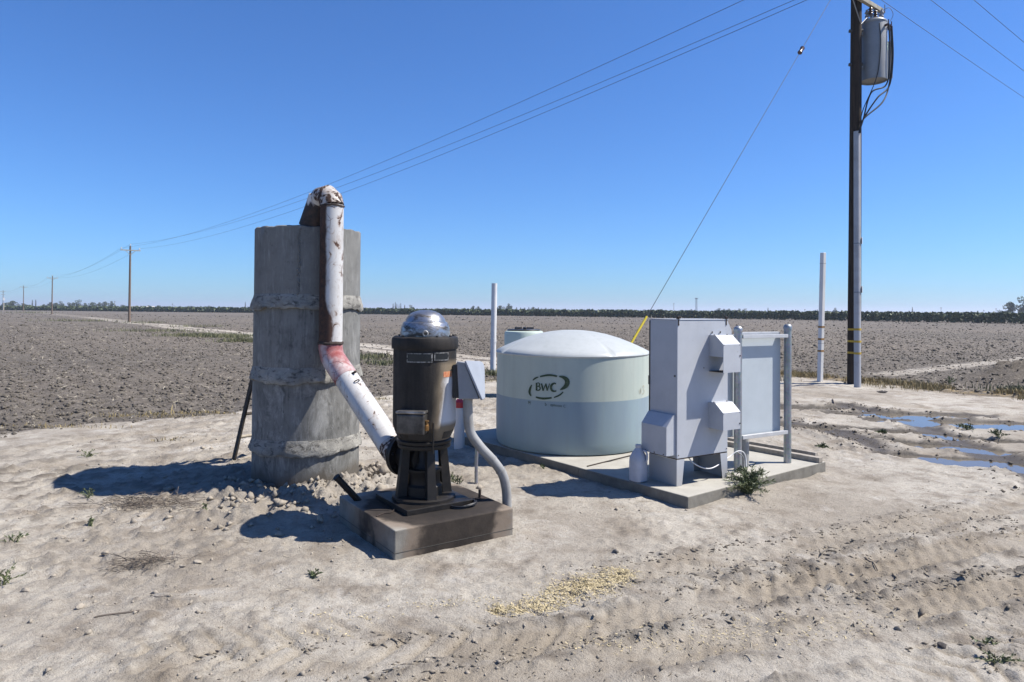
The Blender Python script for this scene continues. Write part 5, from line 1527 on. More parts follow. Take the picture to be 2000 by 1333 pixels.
def make_main_pole():
    r = thing('transformer_pole', 'dark wooden utility pole carrying a grey transformer, right of the white post', 'utility pole', POLE)
    # very slightly leaning trunk
    top = POLE + Vector((0.06, 0.0, POLE_H))
    path = [POLE + (top - POLE) * q for q in np.linspace(-0.02, 1, 14)]
    MB().tube(path, [0.180 - 0.045 * q / 13 for q in range(14)], 32).build('pole', POLEW, r, 40)
    def ax(z): return POLE + (top - POLE) * (z / POLE_H)
    # crossarm along the grid direction; conductors dead-end on it
    A = U.copy()
    arm = ax(ARM_Z) - V * 0.20
    MB().box(arm, A, V, ZZ, -1.10, 1.12, -0.05, 0.05, -0.06, 0.06).build('crossarm', ARMW, r, None, 0.006)
    for s_ in (-1, 1):
        MB().tube([arm + A * 0.7 * s_ - ZZ * 0.06, ax(ARM_Z - 0.65) - V * 0.13], 0.015, 8).build('arm_brace', STEEL, r)
    b = MB()
    for u_ in (0.42, 0.72, 1.05):
        b = MB(); c = arm + A * u_ - ZZ * 0.06
        insulator(b, c - ZZ * 0.22, ZZ, 0.2, 0.062)
        b.build('hanging_cutout', INSUL if u_ < 1 else INSG, r, 50)
    arm2 = ax(11.5) - V * 0.20
    MB().box(arm2, A, V, ZZ, -1.22, 1.26, -0.05, 0.05, -0.06, 0.06).build('crossarm', ARMW, r, None, 0.006)
    for u_ in (-1.12, 1.16):
        b = MB(); insulator(b, arm2 + A * u_ + ZZ * 0.06, ZZ, 0.15, 0.05); b.build('pin_insulator', INSG, r, 50)
    b = MB(); insulator(b, ax(11.2) - A * 0.5, A, 0.18, 0.05); b.build('side_insulator', INSUL, r, 50)
    MB().tube([ax(10.85) - A * 0.40, ax(10.8) - A * 0.1], 0.02, 8).build('side_bracket', STEEL, r, 50)
    for s_ in (0.08, -0.10):
        MB().tube([arm + A * 1.08 + V * s_ - ZZ * 0.1, arm + A * 1.08 + V * s_ + ZZ * 0.14], 0.012, 6).build('arm_bolt', STEEL, r)
    # transformer can
    tc = Vector((atY(1706, 100, 19.35).x, 19.35, 0))
    z0, z1 = 8.58, 10.20
    tr = MB().lathe([(0.30, z0 + 0.05), (0.34, z0 + 0.05), (0.345, z0), (0.352, z0), (0.352, z1), (0.345, z1 + 0.02), (0.29, z1 + 0.10), (0.10, z1 + 0.13), (0, z1 + 0.13)], 48, tc).build('transformer_can', TRG, r, 35)
    MB().lathe([(0.355, z1 - 0.02), (0.362, z1), (0.362, z1 + 0.03), (0.35, z1 + 0.045)], 48, tc).build('lid_band', TRG, tr, 35)
    sg = Vector((0.98, 0.2, 0)); sp = Vector((-0.2, 0.98, 0))
    MB().box(tc, sg, sp, ZZ, 0.335, 0.50, -0.16, 0.16, 8.66, 9.70).build('radiator_box', TRG, tr, None, 0.01)
    for z in (8.98, 9.93):
        MB().box(tc, Vector((-1, 0, 0)), Vector((0, 1, 0)), ZZ, 0.30, 0.62, -0.10, -0.02, z - 0.07, z + 0.07).build('hanger_bracket', TRG, r, None, 0.01)
        MB().tube([ax(z) - Vector((0.20, 0, 0)), ax(z) + Vector((0.16, -0.05, 0))], 0.05, 8).build('through_bolt', WIRE, r, 40)
    for (dx, dy, hh, mt) in ((-0.20, -0.05, 0.30, INSG), (0.0, 0.12, 0.30, INSG), (0.20, -0.04, 0.32, INSG)):
        b = MB(); insulator(b, tc + Vector((dx, dy, z1 + 0.10)), ZZ + Vector((dx * 0.3, 0, 0)), hh, 0.062); b.build('bushing', mt, tr, 50)
    low = []
    for (an, mt) in ((-62, 0), (-35, 1), (-10, 2)):
        d = Vector((math.cos(R(an)), math.sin(R(an)), 0))
        c = tc + d * 0.35 + ZZ * (z1 - 0.14)
        b = MB(); b.tube([c, c + d * 0.10, c + d * 0.11], [0.035, 0.035, 0.02], 10); b.tube([c + d * 0.10 - ZZ * 0.06, c + d * 0.10 + ZZ * 0.13], 0.014, 6)
        b.build('secondary_bushing', INSUL, tr, 50)
        low.append(c + d * 0.11)
    MB().box(tc, Vector((math.cos(R(-36)), math.sin(R(-36)), 0)), Vector((-math.sin(R(-36)), math.cos(R(-36)), 0)), ZZ, 0.352, 0.356, -0.03, 0.06, 9.40, 9.62).build('rating_label', simple('green_white_label', (0.6, 0.68, 0.62), 0.5, col2=(0.08, 0.25, 0.15), scale=22, bump=0, lo=0.45, hi=0.55), tr)
    # leads from the bushings down into the riser
    end = atY(1679, 256, 18.92)
    for k, c in enumerate(low):
        pts = [c, c - ZZ * 0.9 + Vector((0.02, -0.02, 0)), c * 0.92 + end * 0.08 - ZZ * 1.45, (c + end) * 0.5 - ZZ * 0.55 + Vector((0.02 + 0.13 * (k - 1), -0.04, 0.10 - 0.12 * k)), end + Vector((0.10, 0, 0.32)), end + Vector((0.02 * k - .02, 0, -0.06))]
        MB().tube(smooth_path(pts, 8), 0.021, 8).build('service_lead', CABLE, r, 60)
    c = tc + Vector((-0.02, -0.352, z1 - 0.1))
    MB().tube(smooth_path([c, c + Vector((0.02, -0.03, -0.6)), c + Vector((-0.08, -0.02, -1.5)), end + Vector((0.08, 0, 0.55)), end + Vector((0.03, 0, 0.1))], 8), 0.012, 6).build('ground_lead', CABLE, r, 60)
    # jumpers between arm and bushings
    for (u_, dx, dy) in ((0.42, -0.20, -0.05), (0.72, 0.0, 0.12), (1.05, 0.20, -0.04)):
        a0 = arm + A * u_ - ZZ * 0.28; b0 = tc + Vector((dx, dy, z1 + 0.42))
        MB().tube(smooth_path([a0, (a0 + b0) * 0.5 + Vector((0.06, -0.06, 0.05)), b0], 6), 0.008, 6).build('jumper', WIRE, r, 60)
    c = tc + Vector((0.25, -0.05, z1 + 0.4))
    MB().tube(smooth_path([c, c + Vector((0.16, -0.02, 0.06)), c + Vector((0.27, -0.02, -0.12)), c + Vector((0.17, -0.06, -0.34))], 6), 0.007, 6).build('jumper', WIRE, r, 60)
    # white riser guard down the pole
    base = at(1675.5, 756); topr = atY(1674.5, 257, 19.0)
    d = (topr - base).normalized()
    x_ = Vector((0.96, 0.28, 0)); y_ = Vector((-0.28, 0.96, 0))
    n_ = 12
    prof = []
    for q in range(n_ + 1):
        an = PI + PI * q / n_
        prof.append((0.085 * math.cos(an), 0.07 * math.sin(an)))
    prof += [(0.085, 0.05), (-0.085, 0.05)]
    MB().prism([base + x_ * a + y_ * b_ - d * 0.08 for a, b_ in prof], (topr - base) + d * 0.08).build('riser_guard', GUARDW, r, 40)
    for z in (2.55, 3.9):
        q = base + d * z
        MB().prism([q + x_ * a * 1.06 + y_ * (b_ * 1.06 - 0.003) for a, b_ in prof], d * 0.03).build('guard_strap', STEEL, r, 40)
        MB().prism([q + x_ * 0.07 + y_ * -0.09, q + x_ * 0.10 + y_ * -0.07, q + x_ * 0.11 + y_ * 0.02, q + x_ * .09], d * 0.18).build('strap_lug', PVCW, r)
    # tape bands
    for z in (0.85, 1.17, 1.50):
        c0 = ax(z)
        MB().tube([c0, c0 + ZZ * 0.055], 0.1825 - 0.045 * z / POLE_H, 32).build('tape_band', TAPEY, r, 40)
        q = base + d * (z + 0.02)
        MB().prism([q + x_ * a * 1.02 + y_ * (b_ * 1.02 - 0.002) for a, b_ in prof], d * 0.06).build('tape_band', TAPEY, r, 40)
    return r, ax, arm
mp, pole_ax, ARM = make_main_pole()

# line poles marching off along the track
def make_line_pole():
    r = thing('line_pole', 'x', 'utility pole', (0, 0, 0))
    Hh = 10.3
    MB().tube([ZZ * (Hh * q / 8 - (0.2 if q == 0 else 0)) for q in range(9)], [0.17 - 0.06 * q / 8 for q in range(9)], 14).build('pole', POLEF, r, 40)
    MB().box((0, 0, Hh - 0.6), U, V, ZZ, -1.2, 1.2, -0.06 - 0.17, -0.17 + 0.05, -0.06, 0.07).build('crossarm', ARMW, r)
    for s_ in (-1, 1):
        MB().tube([Vector((0, 0, Hh - 1.25)) - V * 0.13, Vector((0, 0, Hh - .62)) + U * 0.62 * s_ - V * 0.2], 0.03, 6).build('arm_brace', ARMW, r)
    for c in (Vector((0, 0, Hh - 0.03)), U * -1.08 - V * 0.2 + ZZ * (Hh - 0.54), U * 1.08 - V * 0.2 + ZZ * (Hh - 0.54)):
        MB().tube([c, c + ZZ * 0.12, c + ZZ * 0.14, c + ZZ * 0.30], [0.03, 0.03, 0.08, 0.06], 8).build('pin_insulator', PVCW, r, 40)
    return r
LPOS = [at(252.5, 629.5), Vector((-124, 184, 0)), Vector((-194, 271, 0)), Vector((-264, 354, 0))]
proto = make_line_pole()
lab = ['nearest and tallest looking wooden line pole with crossarm beside the farm track',
       'second wooden line pole with crossarm in the row on the left',
       'third small wooden line pole with crossarm in the row on the left',
       'farthest wooden line pole at the left edge with a white box on it']
LP = []
for i, c in enumerate(LPOS):
    o = proto if i == 0 else copy_tree(proto)
    o.location = c
    o['label'] = lab[i]; o['group'] = 'line poles along the farm track'
    LP.append(o)
bpy.context.view_layer.update()
# extra arm and box on the farthest one
fp = LP[3]
for nm, args, m_ in (('crossarm', (-0.9, 0.9, -0.3, -0.1, -2.2, -2.05), ARMW), ('pole_box', (-0.05, 0.75, -0.6, -0.2, -5.2, -3.8), PVCW)):
    b = MB().box(LPOS[3] + ZZ * 10.3, U, V, ZZ, *args); b.build(nm, m_, fp)
MB().box(LPOS[3] + Vector((0.9, -1, 0)), (1, 0, 0), (0, 1, 0), ZZ, -0.3, 0.3, -0.3, 0.3, 0, 3.7).build('pump_shed_wall', ARMW, None)
sh = bpy.data.objects['pump_shed_wall']; sh.name = 'concrete_stand'; tag(sh, 'distant pale box shaped stand beside the farthest line pole', 'stand')

# wires
def wire(name, a, b, sag, r_, label, group=None, n=28, m_=WIRE):
    pts = [a + (b - a) * (i / n) - ZZ * (4 * sag * (i / n) * (1 - i / n)) for i in range(n + 1)]
    o = MB().tube(pts, r_, 6).build(name, m_, None, 60)
    return tag(o, label, 'wire', group)
def pins(k):
    if k < 0:
        return [pole_ax(11.5) - V * .2 - U * 1.12 + ZZ * 0.2, pole_ax(11.58), pole_ax(11.2) - U * 0.45]
    c = LPOS[k]
    return [c - U * 1.08 - V * 0.2 + ZZ * 9.98, c + ZZ * 10.55, c + U * 1.08 - V * 0.2 + ZZ * 9.98]
wl = ['upper', 'middle', 'lower']
for k in range(0, 4):
    pa, pb = pins(k - 1), pins(k)
    for j in range(3):
        if k == 0: lb = '%s power wire running from the transformer pole down to the line poles on the left' % wl[j]
        elif k == 1: lb = '%s power wire between the nearest and second line poles on the left' % wl[j]
        elif k == 2: lb = '%s power wire between the second and third line poles on the left' % wl[j]
        else: lb = '%s power wire between the third and farthest line poles on the left' % wl[j]
        wire('power_wire', pa[j], pb[j], 1.5 if k == 0 else 1.3, 0.008 if k == 0 else 0.010, lb, None if k == 0 else 'power wires between the far line poles')
# branch to the right along U
for (px, dv, z) in ((1735, -0.55, ARM_Z - 0.05), (1830, -0.5, 0), (1913, 0, 0)):
    c = atY(px, 0, 19.9)
    st = c - U * 4.0
    wire('branch_wire', st, st + U * 90 + ZZ * -0.2, 0.8, 0.007, {1735: 'lowest of the three power wires sloping down at the top right', 1830: 'middle of the three power wires sloping down at the top right', 1913: 'uppermost of the three power wires sloping down at the top right'}[px], 'branch wires at the top right')
# guy wire with insulator and yellow guard
gt = pole_ax(12.1); g1 = atY(1270, 607, 13.64)
gd = (g1 - gt).normalized()
ga = gt + gd * (gt.z / -gd.z)
r = thing('guy_wire', 'thin guy wire slanting down from the pole to a yellow guard behind the big tank', 'guy wire', ga)
MB().tube([gt, ga], 0.0065, 6).build('strand', WIRE, r, 60)
q = gt + (ga - gt) * 0.285
MB().tube([q - gd * 0.14, q - gd * 0.10, q, q + gd * 0.10, q + gd * 0.14], [0.02, 0.06, 0.045, 0.06, 0.02], 10).build('strain_insulator', INSUL, r, 50)
yg = atY(1264, 621, 13.60)
L0 = (yg - ga).length
MB().tube([ga - gd * L0, ga - gd * 0.1], 0.024, 12).build('guard', YELLOW, r, 50)

# ------------------------------------------------------------------ orchard hedge across the field (one mass)
HP = [at(x, y) for x, y in ((-900, 597.0), (-300, 602.0), (0, 606.2), (250, 609.0), (600, 612.8), (1100, 618.6), (1500, 624.6), (1900, 631.5), (2300, 639), (2900, 652))]
LEAFD = simple('orchard_leaves', (0.045, 0.07, 0.022), 0.65, col2=(0.08, 0.105, 0.034), scale=0.35, bump=0)
TWIG = simple('dark_bark', (0.06, 0.048, 0.038), 0.9)
pts_, off_h = [], []
HH = 2.15
cum = [0.0]
for a, b in zip(HP[:-1], HP[1:]): cum.append(cum[-1] + (b - a).length)
def hedge_pt(s):
    for i in range(len(HP) - 1):
        if s <= cum[i + 1]: return HP[i] + (HP[i + 1] - HP[i]) * ((s - cum[i]) / (cum[i + 1] - cum[i])), (HP[i + 1] - HP[i]).normalized()
    return HP[-1], (HP[-1] - HP[-2]).normalized()
s_ = 0.0; cen = []
while s_ < cum[-1]:
    p_, d_ = hedge_pt(s_); nrm_ = Vector((-d_.y, d_.x, 0))
    if nrm_.y < 0: nrm_ = -nrm_
    dist = p_.length
    for row in range(3):
        cen.append((p_.x + nrm_.x * row * 3.4 + random.gauss(0, .15), p_.y + nrm_.y * row * 3.4, dist, random.uniform(0.86, 1.10), row))
    s_ += 1.55 * max(1.0, dist / 260)
cen = np.array(cen)
N_PER = np.where(cen[:, 4] == 0, np.clip(24000 / cen[:, 2], 50, 160), np.clip(8000 / cen[:, 2], 14, 46)).astype(int)
idx = np.repeat(np.arange(len(cen)), N_PER)
n = len(idx)
C_ = cen[idx]
th = RNG.uniform(0, 2 * PI, n); zz_ = RNG.beta(1.3, 1.1, n); rr_ = np.sqrt(RNG.uniform(0.25, 1, n)) * (0.72 + 0.5 * np.sin(PI * np.clip(zz_, 0, 1)) ** 0.6)
pos = np.stack([C_[:, 0] + rr_ * np.cos(th) * 1.05, C_[:, 1] + rr_ * np.sin(th), 0.22 + zz_ * (HH - 0.28) * C_[:, 3]], 1)
sz = 0.28 * np.clip(C_[:, 2] / 150, 0.8, 2.2) * RNG.uniform(0.7, 1.5, n)
def leaf_quads(pos, sz, asp=0.6):
    n = len(pos)
    a = RNG.normal(0, 1, (n, 3)); a /= np.linalg.norm(a, axis=1)[:, None]
    b = RNG.normal(0, 1, (n, 3)); b -= a * (a * b).sum(1)[:, None]; b /= np.linalg.norm(b, axis=1)[:, None]
    A = a * sz[:, None]; B = b * (sz * asp)[:, None]
    v = np.stack([pos - A, pos + B, pos + A, pos - B], 1).reshape(-1, 3)
    return v, np.arange(4 * n).reshape(n, 4)
v, f = leaf_quads(pos, sz, 0.75)
hd = np_mesh('orchard_rows', v, f, LEAFD)
tag(hd, 'low dark green rows of young orchard along the far side of the field', kind='stuff')
near_ = cen[(cen[:, 4] == 0)]
b = MB()
for (x_, y_, d_, k_, _) in near_:
    if d_ < 330 and abs(x_ / y_) < 1: b.box((x_, y_, 0), (1, 0, 0), (0, 1, 0), ZZ, -0.05, 0.05, -0.05, 0.05, 0, 0.6)
tag(b.build('orchard_trunks', TWIG), 'short trunks under the orchard rows', kind='stuff')

# ------------------------------------------------------------------ distant trees
FOL = simple('tree_foliage', (0.045, 0.065, 0.028), 0.7, col2=(0.085, 0.11, 0.04), scale=0.25, bump=0)
FOLC = simple('cypress_foliage', (0.03, 0.045, 0.026), 0.7, col2=(0.05, 0.07, 0.035), scale=0.4, bump=0)
BARK = simple('tree_bark', (0.10, 0.08, 0.06), 0.9, scale=3)
def make_tree(kind, seed):
    """unit tree: 10 m tall"""
    global RNG
    rs = np.random.default_rng(seed); keep = RNG; RNG = rs
    r = thing('broad_tree' if kind == 'broad' else kind + '_tree', 'x', 'tree', (0, 0, -1000))
    r.location = (0, 0, 0)
    if kind == 'broad':
        MB().tube([(0, 0, -0.3), (0.1, 0, 1.5), (-0.1, 0.1, 3.2), (0.1, 0, 6)], [0.5, 0.38, 0.28, 0.1], 8).build('trunk', BARK, r, 50)
        b = MB()
        for q in range(5):
            a = q * 1.3 + rs.uniform(-.3, .3)
            b.tube([(0, 0, 2.4 + q * .3), (1.2 * math.cos(a), 1.2 * math.sin(a), 4 + q * .3), (2.6 * math.cos(a), 2.6 * math.sin(a), 6 + q * .2)], [0.22, 0.14, 0.05], 6)
        b.build('limbs', BARK, r, 50)
        P, S_ = [], []
        for q in range(16):
            a = rs.uniform(0, 2 * PI); d = abs(rs.normal(0, 2.3)); d = min(d, 4.2)
            z = rs.uniform(2.6, 8.6) if d < 2.5 else rs.uniform(2.4, 6.2)
            rad = rs.uniform(1.1, 1.9)
            k = 90
            dv = rs.normal(0, 1, (k, 3)); dv /= np.linalg.norm(dv, axis=1)[:, None]
            dv *= rad * rs.uniform(0.5, 1, (k, 1)) ** 0.5
            P.append(np.array([d * math.cos(a), d * math.sin(a), z]) + dv * np.array([1, 1, 0.8]))
            S_.append(rs.uniform(0.22, 0.48, k))
        P = np.concatenate(P); P[:, 2] = np.clip(P[:, 2], 1.2, 10.0); S_ = np.concatenate(S_); fm_ = FOL
    elif kind == 'cypress':
        MB().tube([(0, 0, -0.3), (0, 0, 2), (0, 0, 8)], [0.2, 0.16, 0.05], 8).build('trunk', BARK, r, 50)
        k = 420
        z = rs.uniform(0.6, 10, k); rad = 0.75 * np.sin(np.clip((z + 0.6) / 10.6, 0, 1) * PI) ** 0.7 * np.sqrt(rs.uniform(0.2, 1, k))
        a = rs.uniform(0, 2 * PI, k)
        P = np.stack([rad * np.cos(a), rad * np.sin(a), z], 1); S_ = rs.uniform(0.2, 0.38, k); fm_ = FOLC
    elif kind == 'conifer':
        MB().tube([(0, 0, -0.3), (0, 0, 3), (0, 0, 9.8)], [0.3, 0.22, 0.04], 8).build('trunk', BARK, r, 50)
        k = 700
        z = rs.uniform(1.0, 10, k); tier = 0.75 + 0.25 * np.sin(z * 5)
        rad = 2.1 * (1 - z / 10.3) ** 0.8 * tier * np.sqrt(rs.uniform(0.1, 1, k))
        a = rs.uniform(0, 2 * PI, k)
        P = np.stack([rad * np.cos(a), rad * np.sin(a), z - rad * 0.15], 1); S_ = rs.uniform(0.18, 0.4, k); fm_ = FOLC
    else:   # palm
        MB().tube([(0, 0, -0.3), (0.1, 0, 4), (0.2, 0, 8.8)], [0.22, 0.17, 0.15], 8).build('trunk', BARK, r, 50)
        b = MB()
        for q in range(22):
            a = q * 2.4; e = rs.uniform(-0.5, 1.2)
            L = rs.uniform(1.3, 1.9); d = Vector((math.cos(a) * math.cos(e), math.sin(a) * math.cos(e), math.sin(e)))
            c = Vector((0.2, 0, 8.9)); s_ = Vector((-math.sin(a), math.cos(a), 0))
            m1 = c + d * L * 0.6; m2 = c + d * L - ZZ * 0.45
            b.addv([c - s_ * .06, c + s_ * .06, m1 + s_ * .22, m2, m1 - s_ * .22], [[0, 1, 2, 4], [4, 2, 3]])
        b.build('crown', FOLC, r)
        RNG = keep
        return r
    v, f = leaf_quads(P, S_, 0.7)
    o = np_mesh('crown', v, f, fm_); o.parent = r
    RNG = keep
    return r
TP = {'broad': [make_tree('broad', s) for s in (1, 2, 3, 4)], 'cypress': [make_tree('cypress', 5)], 'conifer': [make_tree('conifer', 6)], 'palm': [make_tree('palm', 7)]}
used = set()
def plant_tree(kind, px, ytop, wpx, dist, label, group=None, var=None):
    ps = TP[kind]
    v_ = (int(px) if var is None else var) % len(ps)
    src = ps[v_]
    if (kind, v_) in used: o = copy_tree(src)
    else: used.add((kind, v_)); o = src
    hz = 606 + 0.0072 * (px - 1000)
    p = atY(px, hz, dist); p.z = 0
    h = 2.0 + (hz - ytop) / FPX * dist
    nat = {'broad': 9.0, 'cypress': 1.6, 'conifer': 4.2, 'palm': 3.6}[kind]
    wd = wpx / FPX * dist
    o.location = p
    o.scale = (wd / nat, wd / nat, h / (9.7 if kind == 'broad' else 10.0))
    o.rotation_euler = (0, 0, (px * 1.7) % 6.28)
    o['label'] = label; o['group'] = group or 'distant trees along the horizon'
    o['category'] = 'tree'
    return o
TL = [('broad', 10, 591, 16, 520, 'broad tree at the far left behind the farthest line pole'), ('broad', 25, 586.5, 19, 520, 'taller broad tree just right of the farthest line pole'),
      ('broad', 45, 592, 16, 560, 'broad tree behind the third line pole'), ('broad', 57, 595, 12, 600, 'low tree between the third line pole and the twin spires'),
      ('cypress', 63, 586, 2.2, 560, 'left of two thin spire trees on the left horizon'), ('cypress', 69.7, 585.5, 2.2, 560, 'right of two thin spire trees on the left horizon'),
      ('broad', 86, 594, 16, 540, 'rounded tree left of the second line pole'), ('broad', 98, 589.5, 14, 540, 'tall tree just left of the second line pole'),
      ('broad', 109, 590.5, 15, 480, 'greener rounded tree just right of the second line pole'), ('broad', 119.5, 588.5, 10, 540, 'blocky dark tree right of the second line pole'),
      ('broad', 136, 591, 12, 560, 'left end tree of the long dark clump on the left horizon'), ('broad', 151, 586, 17, 560, 'tallest tree of the long dark clump on the left horizon'),
      ('broad', 166, 591.5, 16, 580, 'low middle tree of the long dark clump on the left horizon'), ('broad', 181, 589.5, 17, 580, 'rounded tree right of the middle of the long dark clump'),
      ('broad', 194, 590, 14, 580, 'tree in the right half of the long dark clump'), ('broad', 205, 588, 14, 580, 'tall tree near the right end of the long dark clump'),
      ('broad', 218, 587.5, 13, 580, 'tree at the right end of the long dark clump'),
      ('broad', 240, 595.5, 14, 700, 'low tree left of the nearest line pole'), ('broad', 290, 596.5, 15, 700, 'low tree above the right half of the cream roof'),
      ('broad', 311, 597, 18, 640, 'low tree right of the cream roof'), ('palm', 336.5, 593, 4.5, 640, 'taller of two far palms right of the cream roof'),
      ('palm', 339.5, 596.5, 4, 660, 'shorter of two far palms right of the cream roof'),
      ('broad', 375, 598, 22, 1000, 'hazy low tree midway between the palms and the standpipe'), ('broad', 404, 598.5, 16, 1000, 'second hazy low tree right of the palms'), ('cypress', 408, 596.5, 2.4, 1000, 'tiny spire beside the second hazy low tree'),
      ('conifer', 479, 590, 4.6, 640, 'lone dark spire tree left of the standpipe'),
      ('cypress', 767.7, 593.6, 2.4, 640, 'leftmost of the row of spire trees left of the motor dome'), ('cypress', 772, 590.5, 2.4, 640, 'tallest of the row of spire trees left of the motor dome'), ('cypress', 775, 593.5, 2.0, 640, 'third of the row of spire trees left of the motor dome'),
      ('conifer', 779.3, 594.5, 3.4, 640, 'bushier spire fourth in the row left of the motor dome'), ('cypress', 782.6, 592.5, 2.0, 640, 'thin spire fifth in the row left of the motor dome'), ('conifer', 790.3, 595.8, 5.5, 620, 'small cone shaped tree right of the spire row'), ('broad', 803, 596, 10, 620, 'lone broad tree left of the motor dome'),
      ('broad', 924, 597.5, 11, 600, 'dark round tree left of the white plastic pipe'), ('broad', 934, 598.2, 13, 600, 'lower dark tree touching the left side of the white plastic pipe'),
      ('broad', 977, 596, 16, 560, 'round tree just right of the white plastic pipe'), ('broad', 994, 592.3, 16, 560, 'tallest round tree right of the white plastic pipe'),
      ('conifer', 1009, 600.5, 7, 700, 'first of the low cone trees right of the tallest round tree'), ('conifer', 1017, 601, 7, 700, 'second of the low cone trees above the small tank'), ('conifer', 1025, 601, 7, 700, 'third of the low cone trees above the small tank'), ('conifer', 1033, 600, 6, 700, 'fourth of the low cone trees above the small tank'),
      ('broad', 1041.5, 599, 10, 620, 'round tree above the right side of the small tank'), ('conifer', 1051.6, 600.8, 7, 640, 'small tree next right of the round tree above the small tank'), ('conifer', 1058, 602, 5, 640, 'smallest tree above the left slope of the tank roof'), ('broad', 1066, 600.8, 6, 640, 'little round tree above the left part of the tank roof'), ('broad', 1077, 602, 7, 640, 'little round tree left of the top of the tank roof'), ('broad', 1087.5, 604, 4.5, 700, 'last tiny tree right of the row above the tank roof'),
      ('broad', 1291.5, 604.3, 11, 800, 'low round tree right of the guy wire guard'), ('broad', 1350, 603.8, 9, 1200, 'hazy tree at the foot of the drill tower'),
      ('broad', 1404, 602, 13, 1300, 'left tree of the hazy clump above the cabinet vents'), ('broad', 1414, 603, 12, 1300, 'second tree of the hazy clump above the cabinet vents'), ('broad', 1424, 603, 12, 1300, 'third tree of the hazy clump above the cabinet vents'), ('broad', 1444, 602.8, 9, 1300, 'small hazy tree above the left rack post'), ('broad', 1455, 602.8, 10, 1300, 'hazy tree just right of the left rack post'),
      ('cypress', 1500, 601.3, 2.6, 1000, 'tiny spire above the middle of the panel rack'), ('broad', 1596, 605, 6, 900, 'tiny tree at the left of the square post'), ('broad', 1631, 601.8, 11, 1000, 'hazy leaning tree between the square post and the transformer pole'),
      ('conifer', 1782, 600, 5.5, 900, 'lone dark cone tree right of the transformer pole'),
      ('broad', 1973, 587.5, 26, 330, 'large dark tree at the right edge, left half of the pair'), ('broad', 2003, 580.5, 30, 330, 'tallest large tree cut by the right edge of the picture'), ('broad', 1955, 606, 14, 360, 'low shrubby tree at the foot of the large trees on the right')]
for k in TL: plant_tree(*k)
# cream roof, drill tower, thin far poles
c = atY(271, 599, 420)
r = thing('far_shed', 'long low shed with a cream roof behind the orchard on the left', 'shed', Vector((c.x, c.y, 0)))
o0 = Vector((c.x, c.y, 0)); a_ = Vector((1, 0.12, 0)).normalized(); s_ = Vector((-a_.y, a_.x, 0))
MB().box(o0, a_, s_, ZZ, -8.0, 8.0, 0, 6, 0, 2.0).build('wall', ARMW, r)
MB().prism([o0 - a_ * 8.3 - s_ * .5 + ZZ * 1.95, o0 - a_ * 8.3 + s_ * 3 + ZZ * 2.75, o0 - a_ * 8.3 + s_ * 6.5 + ZZ * 1.95], a_ * 16.6).build('roof', simple('cream_roof_metal', (0.68, 0.64, 0.55), 0.5, var=0.05, scale=0.3, bump=0), r)
hz = 606 + 0.0072 * 360
c = atY(1360, hz, 900); o0 = Vector((c.x, c.y, 0))
r = thing('drill_tower', 'thin lattice tower on the hazy horizon above the cabinet', 'tower', o0)
Ht = 2 + (hz - 584.5) / FPX * 900
b = MB()
for sx in (-1, 1):
    for sy in (-1, 1):
        MB().tube([o0 + Vector((sx * 1.1, sy * 1.1, 0)), o0 + Vector((sx * .8, sy * .8, Ht))], 0.12, 5).build('leg', STEEL, r)
for q in range(9):
    z0, z1 = Ht * q / 9, Ht * (q + 1) / 9
    for sy in (-1, 1):
        b.tube([o0 + Vector((-1, sy, z0)), o0 + Vector((1, sy, z1))], 0.09, 4); b.tube([o0 + Vector((1, sy, z0)), o0 + Vector((-1, sy, z1))], 0.09, 4)
b.build('lattice', STEEL, r)
MB().box(o0, (1, 0, 0), (0, 1, 0), ZZ, -1.5, 1.5, -1.2, 1.2, Ht, Ht + 1.4).build('crown_block', STEEL, r)
for (px, yt, lb) in ((224, 588.5, 'thin bare far pole at the right end of the long dark clump'), (868, 600.5, 'thin far pole left of the motor dome'), (1186, 603.5, 'thin far pole above the right part of the tank roof'), (1258, 604, 'thin far pole left of the guy wire guard'), (1316, 592.5, 'thin tall mast left of the drill tower'), (1554, 605, 'thin far pole above the right rack post'), (1572, 604, 'thin far pole between the rack and the square post'), (1694.5, 606.5, 'thin far pole just right of the transformer pole'), (1838, 600.5, 'far pole in the middle of the right horizon'), (1921.5, 605.5, 'far pole left of the large trees'), (1945.5, 602.5, 'far pole close to the large trees')):
    hz = 606 + 0.0072 * (px - 1000); dd = 700
    c = atY(px, hz, dd)
    o0 = Vector((c.x, c.y, 0)); h = 2 + (hz - yt) / FPX * dd
    r = thing('far_pole', lb, 'utility pole', o0, 'thin far poles on the horizon')
    MB().tube([o0, o0 + ZZ * h], 0.18, 6).build('pole', POLEF, r)
    MB().box(o0, (1, 0, 0), (0, 1, 0), ZZ, -0.9, 0.9, -0.1, 0.1, h - 0.8, h - 0.55).build('crossarm', POLEF, r)

